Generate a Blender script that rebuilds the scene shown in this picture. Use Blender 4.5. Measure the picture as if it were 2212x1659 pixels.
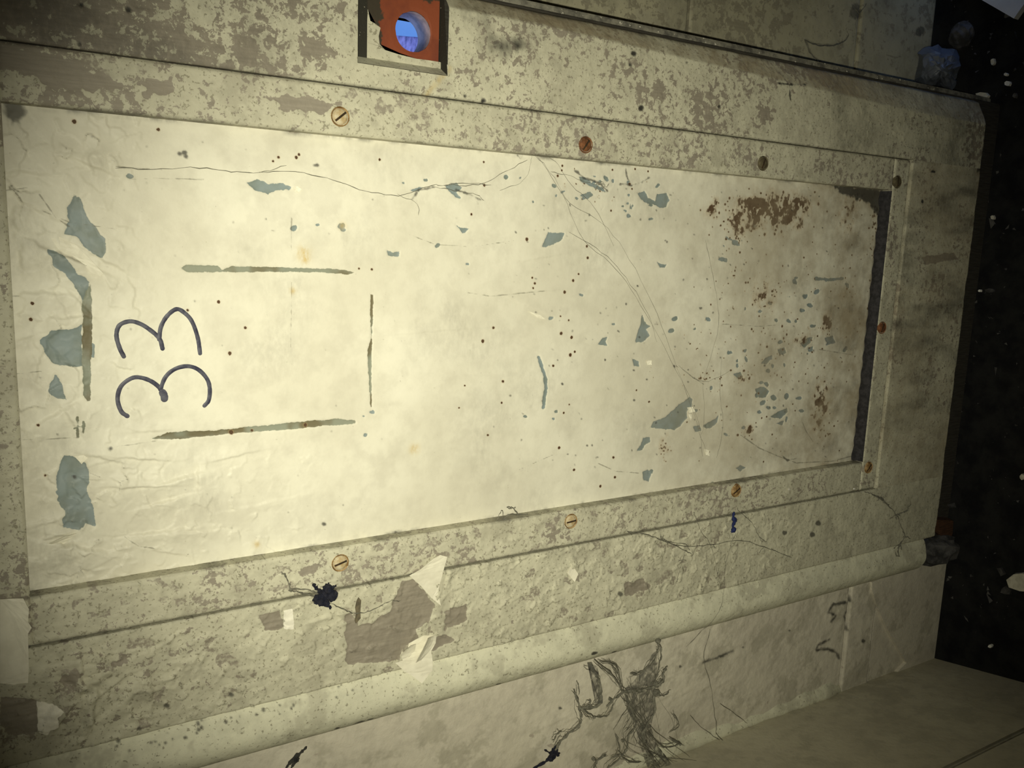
import bpy, bmesh, math, random
import numpy as np
from mathutils import Matrix, Vector

for o in list(bpy.data.objects): bpy.data.objects.remove(o)
S = bpy.context.scene
C = S.collection

# ------------------------------------------------------------------ camera
W, H, FPX = 2212, 1659, 1855.0
CX, CY = W / 2, H / 2
CAM_H = 0.372            # distance from the lens to the face of the door (plane y = 0)
CAM_Z = 0.663            # height of the lens above the floor
def _unit(v): return v / np.linalg.norm(v)
_d1 = _unit(np.array([4130 - CX, 632 - CY, FPX]))          # world down, in camera axes (right, down, forward)
_d2 = np.array([690 - CX, 11830 - CY, FPX]); _d2 = _unit(_d2 - _d1 * (_d1 @ _d2))   # world left
_n = np.cross(_d1, _d2); _n = _n if _n[2] > 0 else -_n      # into the door
RW = np.stack([-_d2, _n, -_d1])                             # rows: world x, y, z in camera axes
cam_d = bpy.data.cameras.new('camera'); cam = bpy.data.objects.new('camera', cam_d); C.objects.link(cam)
cam_d.sensor_fit = 'HORIZONTAL'; cam_d.sensor_width = 36.0; cam_d.lens = FPX / W * 36.0
cam_d.clip_start = 0.01; cam_d.clip_end = 50
M4 = Matrix.Identity(4)
for i in range(3):
    M4[i][0] = RW[i, 0]; M4[i][1] = -RW[i, 1]; M4[i][2] = -RW[i, 2]
M4[0][3], M4[1][3], M4[2][3] = 0.0, -CAM_H, CAM_Z
cam.matrix_world = M4
S.camera = cam

# ------------------------------------------------------------------ world: blue daylight outside the niche
wd = bpy.data.worlds.new('daylight'); S.world = wd; wd.use_nodes = True
bg = wd.node_tree.nodes['Background']
bg.inputs[0].default_value = (0.27, 0.47, 1.0, 1); bg.inputs[1].default_value = 1.25

# ------------------------------------------------------------------ the phone's torch beside the lens
ld = bpy.data.lights.new('phone_torch', 'SPOT'); lo = bpy.data.objects.new('phone_torch', ld); C.objects.link(lo)
ld.energy = 9.9; ld.color = (1.0, 0.968, 0.775); ld.spot_size = math.radians(77.5); ld.spot_blend = 1.0
ld.shadow_soft_size = 0.0025
_right = Vector(RW[:, 0]); _down = Vector(RW[:, 1]); _fwd = Vector(RW[:, 2])
lo.location = Vector((0, -CAM_H, CAM_Z)) + _down * 0.012 - _right * 0.002
_aim = (_fwd * FPX + _right * (1130 - CX) + _down * (770 - CY)).normalized()
lo.rotation_euler = _aim.to_track_quat('-Z', 'Y').to_euler()

S.view_settings.view_transform = 'Standard'; S.view_settings.look = 'None'
S.view_settings.gamma = 1.0; S.view_settings.use_curve_mapping = False
S.view_settings.exposure = 0.0
S.cycles.max_bounces = 4; S.cycles.diffuse_bounces = 2; S.cycles.glossy_bounces = 1

# ------------------------------------------------------------------ helpers
def at(px, py, Y=0.0):
    """the place on the vertical plane y = Y that the lens sees at a pixel"""
    w = RW @ np.array([px - CX, py - CY, FPX]); t = (CAM_H + Y) / w[1]
    return np.array([w[0] * t, Y, CAM_Z + w[2] * t])
def atz(px, py, z=0.0):
    w = RW @ np.array([px - CX, py - CY, FPX]); t = (z - CAM_Z) / w[2]
    return np.array([w[0] * t, w[1] * t - CAM_H, z])
def xz(pts, Y):
    return np.array([[*at(p[0], p[1], Y)[[0, 2]]] for p in pts])

_tab = np.random.RandomState(7).rand(512, 512)
def vn(x, z, size, seed=0):
    u = x / size + seed * 17.31 + 200; v = z / size + seed * 9.77 + 200
    i = np.floor(u).astype(int); j = np.floor(v).astype(int); a = u - i; b = v - j
    a = a * a * (3 - 2 * a); b = b * b * (3 - 2 * b)
    i &= 511; j &= 511; i1 = (i + 1) & 511; j1 = (j + 1) & 511
    return 2 * ((_tab[i, j] * (1 - a) + _tab[i1, j] * a) * (1 - b) + (_tab[i, j1] * (1 - a) + _tab[i1, j1] * a) * b) - 1
def fbm(x, z, size, seed=0, octv=4):
    s = 0; a = 1.0; t = 0
    for k in range(octv):
        s = s + a * vn(x, z, size / 2 ** k, seed + k * 3); t += a; a *= 0.55
    return s / t

class Field:
    """masks and relief of one weathered surface, laid out on its own plane"""
    def __init__(s, X, Z, Y):
        s.X, s.Z, s.Y = X, Z, Y; s.a = {}; s.h = np.zeros_like(X)
        s.jag = 1.5 * fbm(X, Z, 0.0032, 11, 4)
    def get(s, n):
        if n not in s.a: s.a[n] = np.zeros_like(s.X)
        return s.a[n]
    def _win(s, lo_, hi_, pad):
        x = s.X[0]; z = s.Z[:, 0]
        i0, i1 = np.searchsorted(x, [lo_[0] - pad, hi_[0] + pad]); j0, j1 = np.searchsorted(z, [lo_[1] - pad, hi_[1] + pad])
        return slice(j0, j1), slice(i0, i1)
    def poly(s, name, pix, amp=0.8, w=1.0, dig=0.0, val=1.0):
        P = xz(pix, s.Y); sl = s._win(P.min(0), P.max(0), 0.006)
        X = s.X[sl]; Z = s.Z[sl]
        if X.size == 0: return
        ins = np.zeros(X.shape, bool); d = np.full(X.shape, 9.0)
        for k in range(len(P)):
            p, q = P[k], P[(k + 1) % len(P)]
            c1 = (p[1] > Z) != (q[1] > Z)
            if abs(q[1] - p[1]) > 1e-9: ins ^= c1 & (X < (q[0] - p[0]) * (Z - p[1]) / (q[1] - p[1]) + p[0])
            e = q - p; t = np.clip(((X - p[0]) * e[0] + (Z - p[1]) * e[1]) / max(e @ e, 1e-12), 0, 1)
            d = np.minimum(d, np.hypot(X - p[0] - t * e[0], Z - p[1] - t * e[1]))
        s._put(name, sl, np.where(ins, d, -d), amp, w, dig, val)
    def line(s, name, pix, width, amp=0.3, w=1.0, dig=0.0, val=1.0):
        P = xz(pix, s.Y); sl = s._win(P.min(0), P.max(0), 0.006)
        X = s.X[sl]; Z = s.Z[sl]
        if X.size == 0: return
        d = np.full(X.shape, 9.0)
        for p, q in zip(P[:-1], P[1:]):
            e = q - p; t = np.clip(((X - p[0]) * e[0] + (Z - p[1]) * e[1]) / max(e @ e, 1e-12), 0, 1)
            d = np.minimum(d, np.hypot(X - p[0] - t * e[0], Z - p[1] - t * e[1]))
        s._put(name, sl, width / 2000 - d, amp, w, dig, val)
    def blob(s, name, cx, cy, rx, ry, ang=0, amp=1.0, w=1.0, dig=0.0, val=1.0):
        c, n = math.cos(math.radians(ang)), math.sin(math.radians(ang)); pts = []
        for k in range(14):
            t = 2 * math.pi * k / 14; u, v = rx * math.cos(t), ry * math.sin(t)
            pts.append((cx + u * c - v * n, cy + u * n + v * c))
        if name == 'grime_shade': w = min(w, 0.4); amp = min(amp, 0.6)
        s.poly(name, pts, amp, w, dig, val)
    def _put(s, name, sl, sd, amp, w, dig, val):
        sd = sd * 1000 + s.jag[sl] * amp
        m = np.clip(0.5 + sd / (2 * w), 0, 1) * val
        A = s.get(name); A[sl] = np.maximum(A[sl], m)
        if dig: s.h[sl] -= dig / 1000 * np.clip(0.5 + sd * 1.2, 0, 1)
    def soft(s, name, cx, cy, rmm, val=1.0, stretch=1.0):
        p = at(cx, cy, s.Y); r = rmm / 1000
        sl = s._win((p[0] - 3 * r * stretch, p[2] - 3 * r * stretch), (p[0] + 3 * r * stretch, p[2] + 3 * r * stretch), 0)
        X = s.X[sl]; Z = s.Z[sl]
        if X.size == 0: return
        A = s.get(name); A[sl] = np.maximum(A[sl], val * np.exp(-(((X - p[0]) / r) ** 2 + ((Z - p[2]) / (r * stretch)) ** 2)))
    def cloud(s, name, cx, cy, rx, ry, val, seed, grain=0.005):
        p = at(cx, cy, s.Y); k = 1.0 / 1000; rx *= k; ry *= k
        sl = s._win((p[0] - 2.6 * rx, p[2] - 2.6 * ry), (p[0] + 2.6 * rx, p[2] + 2.6 * ry), 0)
        X = s.X[sl]; Z = s.Z[sl]
        if X.size == 0: return
        g = np.exp(-((X - p[0]) / rx) ** 2 - ((Z - p[2]) / ry) ** 2)
        A = s.get(name); A[sl] = np.maximum(A[sl], val * g * np.clip(0.66 + 1.2 * fbm(X, Z, grain, seed, 4), 0, 1.3))
    def scabs(s, size, mm, prob, weight, seed, stretch=1.0, edge=0.75):
        """paint broken into little plates, some of them cupped up along one edge"""
        wx = s.X + 0.35 * size * fbm(s.X, s.Z, size * 0.8, seed, 3); wz = (s.Z + 0.35 * size * fbm(s.X, s.Z, size * 0.8, seed + 1, 3)) / stretch
        i0 = np.floor(wx / size).astype(int); j0 = np.floor(wz / size).astype(int); best = np.full(wx.shape, 9e9); H_ = np.zeros(wx.shape); sec = best.copy()
        T = lambda i, j, k: _tab[(i * 7 + j * 131 + k * 57 + seed * 13) & 511, (j * 11 + i * 61 + k * 29) & 511]
        for a in (-1, 0, 1):
            for b in (-1, 0, 1):
                i = i0 + a; j = j0 + b; dx = wx / size - (i + T(i, j, 1)); dz = wz / size - (j + T(i, j, 2)); d = np.hypot(dx, dz)
                an = 2 * math.pi * T(i, j, 3); up = np.clip(0.15 + dx * np.cos(an) + dz * np.sin(an), 0, 1.2) * (T(i, j, 4) < prob) * (0.4 + T(i, j, 5)) - 0.25 * (T(i, j, 4) > 1 - prob * 0.4)
                m = d < best; sec = np.where(m, best, np.minimum(sec, d)); H_ = np.where(m, up, H_); best = np.where(m, d, best)
        s.h += mm / 1000 * H_ * weight
        s.lastlow = (H_ < -0.1) * weight; rim = np.exp(-((sec - best) / 0.11) ** 2) * np.clip(H_ * 1.6, 0, 1) * np.clip(weight, 0, 1)
        s.get('crack')[:] = np.maximum(s.get('crack'), edge * rim)
    def lift(s, cx, cy, rx, ry, ang, mm):
        """a blister of paint that rises slowly and breaks off sharply on one side"""
        p = at(cx, cy, s.Y); k = 0.0002; rx *= k; ry *= k
        R = 2.2 * max(rx, ry); sl = s._win((p[0] - R, p[2] - R), (p[0] + R, p[2] + R), 0)
        X = s.X[sl]; Z = s.Z[sl]
        if X.size == 0: return
        dx = -(Z - p[2]); dy = -(X - p[0])                  # image right, image down
        c, n = math.cos(math.radians(ang)), math.sin(math.radians(ang))
        u = (dx * c + dy * n) / rx; v = (-dx * n + dy * c) / ry + 0.15 * s.jag[sl]
        g = np.exp(-(u * u)) * np.exp(-np.where(v > 0, (v * 8) ** 2, v * v))
        s.h[sl] += 1.35 * mm / 1000 * g

def mesh_np(name, verts, quads, attrs=None, smooth=True):
    me = bpy.data.meshes.new(name); nv, nf = len(verts), len(quads)
    me.vertices.add(nv); me.vertices.foreach_set('co', np.asarray(verts, np.float32).ravel())
    me.loops.add(nf * 4); me.loops.foreach_set('vertex_index', np.asarray(quads, np.int32).ravel())
    me.polygons.add(nf); me.polygons.foreach_set('loop_start', np.arange(0, nf * 4, 4, dtype=np.int32))
    sm = smooth if isinstance(smooth, np.ndarray) else np.full(nf, smooth)
    me.update(calc_edges=True); me.polygons.foreach_set('use_smooth', sm)
    for k, v in (attrs or {}).items():
        at_ = me.attributes.new(k, 'FLOAT', 'POINT'); at_.data.foreach_set('value', np.asarray(v, np.float32))
    me.validate(); return me

def link(name, me, mat, parent=None):
    o = bpy.data.objects.new(name, me); C.objects.link(o); o.parent = parent
    if mat and not me.materials: me.materials.append(mat)
    return o

def board(name, x0, x1, z0, z1, Y, res, depth, mat, parent, field=None, cut=None, edge=0.0008, prof=None, emask=None):
    """a plank or sheet with a finely modelled face and plain sides"""
    nx = max(2, int(round((x1 - x0) / res)) + 1); nz = max(2, int(round((z1 - z0) / res)) + 1)
    X, Z = np.meshgrid(np.linspace(x0, x1, nx), np.linspace(z0, z1, nz))
    F = Field(X, Z, Y)
    if field: field(F)
    de = np.minimum(np.minimum(X - x0, x1 - X), np.minimum(Z - z0, z1 - Z))
    rnd = edge * np.clip(1 - de / max(edge * 1.5, 1e-6), 0, 1) ** 2
    if emask: rnd = rnd * emask(X, Z)
    Yv = Y - F.h + rnd + (prof(X, Z) if prof else 0)
    V = np.stack([X, Yv, Z], -1).reshape(-1, 3)
    idx = np.arange(nx * nz).reshape(nz, nx)
    q = np.stack([idx[:-1, :-1], idx[:-1, 1:], idx[1:, 1:], idx[1:, :-1]], -1)
    if cut is not None:
        keep = ~cut((X[:-1, :-1] + X[1:, 1:]) / 2, (Z[:-1, :-1] + Z[1:, 1:]) / 2); q = q[keep]
    q = q.reshape(-1, 4)
    ring = np.concatenate([idx[0, :], idx[1:, -1], idx[-1, -2::-1], idx[-2:0:-1, 0]])
    base = len(V); top = V[ring]; bot = top.copy(); bot[:, 1] = Y + depth
    n = len(ring); k = np.arange(n); k1 = (k + 1) % n
    sk = np.stack([base + k, base + n + k, base + n + k1, base + k1], -1)
    Va = np.concatenate([V, top, bot]); Q = np.concatenate([q, sk])
    attrs = {}
    for nme, a in F.a.items():
        fl = a.reshape(-1); attrs[nme] = np.concatenate([fl, fl[ring], fl[ring]])
    sm = np.concatenate([np.ones(len(q), bool), np.zeros(n, bool)])
    return link(name, mesh_np(name, Va, Q, attrs, sm), mat, parent)

def box_bm(bm, x0, x1, y0, y1, z0, z1):
    v = [bm.verts.new(p) for p in ((x0,y0,z0),(x1,y0,z0),(x1,y1,z0),(x0,y1,z0),(x0,y0,z1),(x1,y0,z1),(x1,y1,z1),(x0,y1,z1))]
    for f in ((0,3,2,1),(4,5,6,7),(0,1,5,4),(1,2,6,5),(2,3,7,6),(3,0,4,7)): bm.faces.new([v[i] for i in f])
def from_bm(name, bm, mat, parent=None, smooth=False):
    me = bpy.data.meshes.new(name); bmesh.ops.recalc_face_normals(bm, faces=bm.faces); bm.to_mesh(me); bm.free()
    if smooth:
        me.polygons.foreach_set('use_smooth', np.ones(len(me.polygons), bool))
    return link(name, me, mat, parent)
def box(name, x0, x1, y0, y1, z0, z1, mat, parent=None, bev=0.0):
    bm = bmesh.new(); box_bm(bm, x0, x1, y0, y1, z0, z1)
    if bev: bmesh.ops.bevel(bm, geom=list(bm.edges), offset=bev, segments=2, affect='EDGES')
    return from_bm(name, bm, mat, parent)
def tag(o, label, cat=None, group=None, kind=None):
    o['label'] = label
    if cat: o['category'] = cat
    if group: o['group'] = group
    if kind: o['kind'] = kind
    return o
def empty(name, loc):
    o = bpy.data.objects.new(name, None); C.objects.link(o); o.location = loc; o.empty_display_size = 0.02
    return o
def adopt(root):
    """children carry world coordinates: undo the root's offset"""
    for ch in root.children: ch.matrix_parent_inverse = Matrix.Translation(root.location).inverted()

# ------------------------------------------------------------------ materials
class NT:
    def __init__(s, name):
        s.m = bpy.data.materials.new(name); s.m.use_nodes = True; s.t = s.m.node_tree
        s.b = s.t.nodes['Principled BSDF']; s.co = s.t.nodes.new('ShaderNodeTexCoord').outputs['Object']
    def lk(s, a, b): s.t.links.new(a, b)
    def inp(s, sock, v):
        if isinstance(v, (int, float)): sock.default_value = v
        elif isinstance(v, tuple): sock.default_value = (*v, 1) if len(v) == 3 else v
        else: s.lk(v, sock)
    def noise(s, scale, detail=4, rough=0.55, stretch=None, dist=0.0):
        n = s.t.nodes.new('ShaderNodeTexNoise'); co = s.co
        if stretch:
            mp = s.t.nodes.new('ShaderNodeMapping'); mp.inputs['Scale'].default_value = stretch; s.lk(s.co, mp.inputs[0]); co = mp.outputs[0]
        s.lk(co, n.inputs['Vector']); n.inputs['Scale'].default_value = scale; n.inputs['Detail'].default_value = detail
        n.inputs['Roughness'].default_value = rough; n.inputs['Distortion'].default_value = dist
        return n.outputs[0]
    def math(s, op, a, b=0.0, c=None):
        n = s.t.nodes.new('ShaderNodeMath'); n.operation = op; s.inp(n.inputs[0], a); s.inp(n.inputs[1], b)
        if c is not None: s.inp(n.inputs[2], c)
        return n.outputs[0]
    def step(s, v, a, b):
        n = s.t.nodes.new('ShaderNodeMapRange'); n.interpolation_type = 'SMOOTHSTEP'; s.inp(n.inputs[0], v)
        n.inputs[1].default_value = a; n.inputs[2].default_value = b; return n.outputs[0]
    def attr(s, name):
        n = s.t.nodes.new('ShaderNodeAttribute'); n.attribute_name = name; return n.outputs['Fac']
    def mix(s, f, a, b, mode='MIX'):
        n = s.t.nodes.new('ShaderNodeMix'); n.data_type = 'RGBA'; n.blend_type = mode
        s.inp(n.inputs[0], f); s.inp(n.inputs[6], a); s.inp(n.inputs[7], b); return n.outputs[2]
    def bump(s, h, strength, dist):
        n = s.t.nodes.new('ShaderNodeBump'); n.inputs['Strength'].default_value = strength; n.inputs['Distance'].default_value = dist
        s.lk(h, n.inputs['Height']); s.lk(n.outputs[0], s.b.inputs['Normal'])
    def out(s, col, rough=0.6, spec=0.3):
        s.inp(s.b.inputs['Base Color'], col); s.inp(s.b.inputs['Roughness'], rough); s.b.inputs['Specular IOR Level'].default_value = spec
        return s.m

BLUE = (0.250, 0.305, 0.305); RUST = (0.070, 0.030, 0.012)
def aged(name, c1, c2, bare, thr=0.66, scale=170, pep=0.72, pepcol=(0.2, 0.18, 0.12), rough=0.62, bumpd=0.0006, stretch=None, spec=0.25, soft=0.035, midamt=0.5, veil=0.45, veilc=(0.36, 0.335, 0.25)):
    t = NT(name)
    big = t.noise(14, 2); mid = t.noise(95, 4, 0.65)
    col = t.mix(t.step(big, 0.35, 0.65), c1, c2)
    col = t.mix(t.math('MULTIPLY', t.step(mid, 0.42, 0.72), midamt), col, tuple(x * 0.72 for x in c2))
    thin = t.noise(38, 4, 0.7); col = t.mix(t.math('MULTIPLY', t.step(thin, 0.52, 0.62), veil), col, veilc)
    # pepper of dirt
    pf = t.noise(620, 3, 0.6)
    col = t.mix(t.math('MULTIPLY', t.step(t.math('ADD', pf, t.math('MULTIPLY', mid, 0.10)), pep, pep + 0.08), 0.7), col, pepcol)
    ch = t.noise(scale, 5, 0.68, stretch=stretch, dist=0.25)
    cv = t.attr('cover')
    auto = t.step(t.math('ADD', ch, t.math('MULTIPLY', cv, 0.34)), thr, thr + soft)
    edge = t.math('MULTIPLY', t.math('SUBTRACT', pf, 0.5), 0.5)
    def mask(n, lo=0.42, hi=0.58): return t.step(t.math('ADD', t.attr(n), t.math('MULTIPLY', edge, t.step(t.attr(n), 0.02, 0.2))), lo, hi)
    grain = t.noise(60, 3, 0.6, stretch=(14, 1, 1.0))
    barec = t.mix(t.step(grain, 0.35, 0.65), bare, tuple(x * 0.88 for x in bare))
    bm_ = t.math('MAXIMUM', auto, mask('bare'))
    col = t.mix(bm_, col, barec)
    fresh = mask('fresh'); col = t.mix(fresh, col, (0.86, 0.82, 0.68))
    bl = mask('blue'); col = t.mix(bl, col, t.mix(t.step(t.noise(120, 2), 0.35, 0.7), BLUE, (0.21, 0.25, 0.225)))
    ol = mask('olive'); col = t.mix(ol, col, t.mix(t.step(t.noise(70, 2), 0.42, 0.62), (0.26, 0.28, 0.215), (0.155, 0.135, 0.075)))
    ru = t.attr('rust'); rn = t.noise(300, 4, 0.68, stretch=(0.75, 1, 1.5))
    halo = t.math('MULTIPLY', t.step(t.math('ADD', ru, t.math('MULTIPLY', t.math('SUBTRACT', rn, 0.5), 0.5)), 0.12, 0.6), 0.36)
    col = t.mix(halo, col, (0.42, 0.26, 0.10))
    rm = t.step(t.math('ADD', ru, t.math('MULTIPLY', t.math('SUBTRACT', rn, 0.5), 1.1)), 0.46, 0.66)
    col = t.mix(rm, col, t.mix(rn, (0.036, 0.016, 0.008), (0.10, 0.045, 0.018)))
    tn = t.attr('tan'); col = t.mix(t.math('MULTIPLY', tn, t.step(t.math('ADD', big, t.math('MULTIPLY', mid, 0.6)), 0.5, 1.05)), col, (0.34, 0.28, 0.18))
    gr = t.math('MULTIPLY', t.attr('grime_shade'), t.step(t.math('ADD', rn, t.math('MULTIPLY', t.attr('grime_shade'), 0.4)), 0.3, 0.75))
    col = t.mix(gr, col, (0.045, 0.043, 0.036))
    cr = mask('crack', 0.3, 0.7); col = t.mix(t.math('MULTIPLY', cr, 0.6), col, (0.15, 0.14, 0.10))
    ye = t.attr('stain'); col = t.mix(t.math('MULTIPLY', ye, t.step(rn, 0.3, 0.6)), col, (0.55, 0.38, 0.10))
    t.bump(ch, 0.6, bumpd)
    return t.out(col, t.math('ADD', rough, t.math('MULTIPLY', rm, 0.3)), spec)

M = {}
M['panel'] = aged('cream_paint_on_steel', (0.78, 0.75, 0.61), (0.72, 0.69, 0.555), (0.5, 0.46, 0.36), thr=0.95, pep=0.775, rough=0.5, bumpd=0.0002, midamt=0.2, veil=0.22, veilc=(0.55, 0.52, 0.42))
M['frame'] = aged('flaking_cream_paint_on_wood', (0.60, 0.575, 0.43), (0.53, 0.505, 0.375), (0.30, 0.265, 0.205), thr=0.675, scale=230, pep=0.625, bumpd=0.0006)
M['bead'] = aged('worn_cream_paint_on_bead', (0.58, 0.555, 0.415), (0.52, 0.495, 0.37), (0.31, 0.275, 0.215), thr=0.675, scale=290, pep=0.625, bumpd=0.0005)
M['trim'] = aged('cream_paint_on_moulding', (0.74, 0.72, 0.54), (0.67, 0.65, 0.49), (0.42, 0.38, 0.28), thr=0.74, scale=300, pep=0.65, bumpd=0.0004)
M['wall'] = aged('cream_distemper_on_wall', (0.70, 0.65, 0.52), (0.63, 0.58, 0.465), (0.52, 0.46, 0.37), thr=0.74, scale=120, pep=0.78, bumpd=0.001)
M['sidewall'] = aged('dull_buff_paint_on_boards', (0.58, 0.54, 0.40), (0.51, 0.47, 0.35), (0.42, 0.38, 0.28), thr=0.76, scale=60, pep=0.80, bumpd=0.001)
M['backwall'] = aged('grubby_olive_cream_paint_on_boards', (0.44, 0.41, 0.28), (0.38, 0.355, 0.245), (0.29, 0.265, 0.185), thr=0.66, scale=150, pep=0.70, bumpd=0.0006)

def plain(name, c1, c2, scale, rough=0.7, bumpd=0.0005, spec=0.3, stretch=None, strength=0.5):
    t = NT(name); n = t.noise(scale, 6, 0.6, stretch=stretch)
    t.bump(n, strength, bumpd); return t.out(t.mix(t.step(n, 0.35, 0.65), c1, c2), rough, spec)
M['ink'] = plain('violet_black_marker_ink', (0.030, 0.030, 0.055), (0.10, 0.10, 0.125), 260, 0.5, 0.0001, stretch=(1, 1, 1))
M['brass'] = plain('tarnished_brass', (0.40, 0.27, 0.12), (0.17, 0.09, 0.03), 420, 0.55, 0.0003)
M['brassp'] = plain('paint_smeared_screw', (0.60, 0.53, 0.36), (0.42, 0.30, 0.14), 300, 0.6, 0.0003)
M['rusty'] = plain('rusted_screw', (0.22, 0.09, 0.035), (0.10, 0.04, 0.015), 420, 0.8, 0.0004)
M['grimy'] = plain('grimy_screw', (0.13, 0.11, 0.06), (0.07, 0.055, 0.03), 420, 0.8, 0.0004)
M['slot'] = plain('screw_slot_dirt', (0.06, 0.035, 0.015), (0.03, 0.02, 0.01), 500, 0.9)
M['jamb'] = plain('grey_dusty_jamb', (0.26, 0.245, 0.19), (0.09, 0.085, 0.07), 130, 0.9, 0.001)
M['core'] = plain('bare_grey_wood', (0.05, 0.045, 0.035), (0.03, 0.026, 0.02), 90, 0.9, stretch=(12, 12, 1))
M['flake'] = plain('clean_cream_paint_flake', (0.84, 0.80, 0.64), (0.76, 0.72, 0.57), 160, 0.5, 0.0003)
M['dust'] = plain('dust_laden_silk', (0.12, 0.115, 0.088), (0.21, 0.20, 0.155), 300, 0.95)
M['dustdark'] = plain('black_dust_silk', (0.022, 0.022, 0.022), (0.05, 0.048, 0.04), 300, 0.95)
M['navy'] = plain('navy_black_fluff', (0.008, 0.010, 0.022), (0.022, 0.022, 0.03), 500, 0.95)
M['lint'] = plain('dark_blue_lint', (0.012, 0.018, 0.07), (0.02, 0.03, 0.11), 600, 0.95)
M['wing'] = plain('brown_dry_husk', (0.17, 0.14, 0.085), (0.10, 0.085, 0.055), 400, 0.7)
M['dirtledge'] = plain('dark_dust_on_ledge', (0.045, 0.042, 0.045), (0.022, 0.021, 0.022), 350, 0.95, 0.0008)
M['floor'] = plain('black_earth_floor', (0.020, 0.020, 0.019), (0.009, 0.009, 0.010), 60, 0.95, 0.004, 0.1)
M['stone'] = plain('dirty_grey_rubble', (0.12, 0.115, 0.11), (0.035, 0.034, 0.033), 90, 0.95, 0.003)
M['chip'] = plain('pale_plaster_chip', (0.66, 0.63, 0.52), (0.50, 0.47, 0.38), 220, 0.8, 0.0005)
M['whitechip'] = plain('white_paint_chip', (0.85, 0.83, 0.76), (0.75, 0.73, 0.66), 220, 0.7, 0.0005)
M['brownwood'] = plain('raw_brown_wood', (0.10, 0.045, 0.02), (0.05, 0.024, 0.012), 120, 0.9, 0.0008, stretch=(8, 8, 1))
M['card'] = plain('white_card', (0.82, 0.82, 0.84), (0.76, 0.76, 0.79), 80, 0.6, 0.0002)
M['render'] = plain('rough_lilac_render', (0.62, 0.42, 0.62), (0.22, 0.16, 0.28), 60, 0.9, 0.01)
M['bluepaint'] = plain('smooth_sky_blue_paint', (0.33, 0.48, 0.62), (0.30, 0.45, 0.60), 8, 0.6, 0.0002)
M['bore'] = plain('scuffed_bore', (0.60, 0.42, 0.36), (0.36, 0.26, 0.23), 220, 0.6, 0.0006)

t = NT('red_lead_primer_chipped'); rn = t.noise(150, 6, 0.6)
col = t.mix(t.step(t.noise(60, 4), 0.4, 0.65), (0.25, 0.062, 0.025), (0.18, 0.045, 0.022))
col = t.mix(t.math('MAXIMUM', t.step(t.math('ADD', rn, t.math('MULTIPLY', t.attr('worn'), 0.5)), 0.68, 0.76), 0), col, (0.050, 0.040, 0.026))
t.bump(rn, 0.4, 0.0005); M['red'] = t.out(col, 0.6)
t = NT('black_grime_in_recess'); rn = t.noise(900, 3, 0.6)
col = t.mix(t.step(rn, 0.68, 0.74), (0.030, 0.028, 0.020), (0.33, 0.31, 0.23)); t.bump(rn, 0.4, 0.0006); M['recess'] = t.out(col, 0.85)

m = bpy.data.materials.new('cloudy_grey_plastic_film'); m.use_nodes = True; nt = m.node_tree; b = nt.nodes['Principled BSDF']
b.inputs['Base Color'].default_value = (0.22, 0.24, 0.28, 1); b.inputs['Roughness'].default_value = 0.45
mx = nt.nodes.new('ShaderNodeMixShader'); tr = nt.nodes.new('ShaderNodeBsdfTransparent'); mx.inputs[0].default_value = 0.68
nt.links.new(tr.outputs[0], mx.inputs[1]); nt.links.new(b.outputs[0], mx.inputs[2]); nt.links.new(mx.outputs[0], nt.nodes['Material Output'].inputs[0])
M['film'] = m
m = bpy.data.materials.new('grey_web_film'); m.use_nodes = True; nt = m.node_tree; b = nt.nodes['Principled BSDF']
b.inputs['Base Color'].default_value = (0.13, 0.125, 0.105, 1); b.inputs['Roughness'].default_value = 0.95
mx = nt.nodes.new('ShaderNodeMixShader'); tr = nt.nodes.new('ShaderNodeBsdfTransparent')
tc = nt.nodes.new('ShaderNodeTexCoord'); nn = nt.nodes.new('ShaderNodeTexNoise'); nn.inputs['Scale'].default_value = 160; nn.inputs['Detail'].default_value = 7; nn.inputs['Distortion'].default_value = 1.5
rg = nt.nodes.new('ShaderNodeMapRange'); rg.inputs[1].default_value = 0.32; rg.inputs[2].default_value = 0.72; rg.inputs[4].default_value = 0.85
nt.links.new(tc.outputs['Object'], nn.inputs['Vector']); nt.links.new(nn.outputs[0], rg.inputs[0]); nt.links.new(rg.outputs[0], mx.inputs[0])
nt.links.new(tr.outputs[0], mx.inputs[1]); nt.links.new(b.outputs[0], mx.inputs[2]); nt.links.new(mx.outputs[0], nt.nodes['Material Output'].inputs[0])
M['webfilm'] = m

# ------------------------------------------------------------------ dimensions (metres; floor z = 0, door face y = 0)
PX0, PX1, PZ0, PZ1 = -0.148, 0.0425, 0.132, 0.6525          # opening of the steel panel
BX0, BX1, BZ0, BZ1 = -0.169, 0.0638, 0.1145, 0.6735         # outside of the bead strips
DX0, DX1, DZ0, DZT = -0.2185, 0.1045, 0.030, 1.95           # the door
PY, TOPZ = 0.009, 0.80

# ------------------------------------------------------------------ setting
o = box('floor', -0.6, 0.30, -1.3, 0.075, -0.05, 0.0, M['floor']); tag(o, 'black earth floor at the dark foot of the door', 'floor', kind='structure')
def back_field(F):
    F.get('cover')[:] = np.clip(0.35 + 0.5 * fbm(F.X, F.Z, 0.05, 3), 0, 1)
    F.get('grime_shade')[:] = np.clip(0.5 * fbm(F.X, F.Z, 0.03, 5) + 0.05, 0, 1) * 0.8
    for p in ([(1740, 85), (1760, 95), (1800, 98), (1825, 88), (1832, 78)], [(1840, 10), (1852, 20), (1870, 8)], [(1915, 118), (1935, 125), (1945, 122)], [(1740, 87), (1755, 120), (1785, 142), (1800, 148)]):
        F.line('crack', p, 1.2)
    F.blob('grime_shade', 1987, 68, 9, 12, 40, val=0.7); F.blob('grime_shade', 1850, 25, 14, 18, 0, val=0.6)
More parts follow.
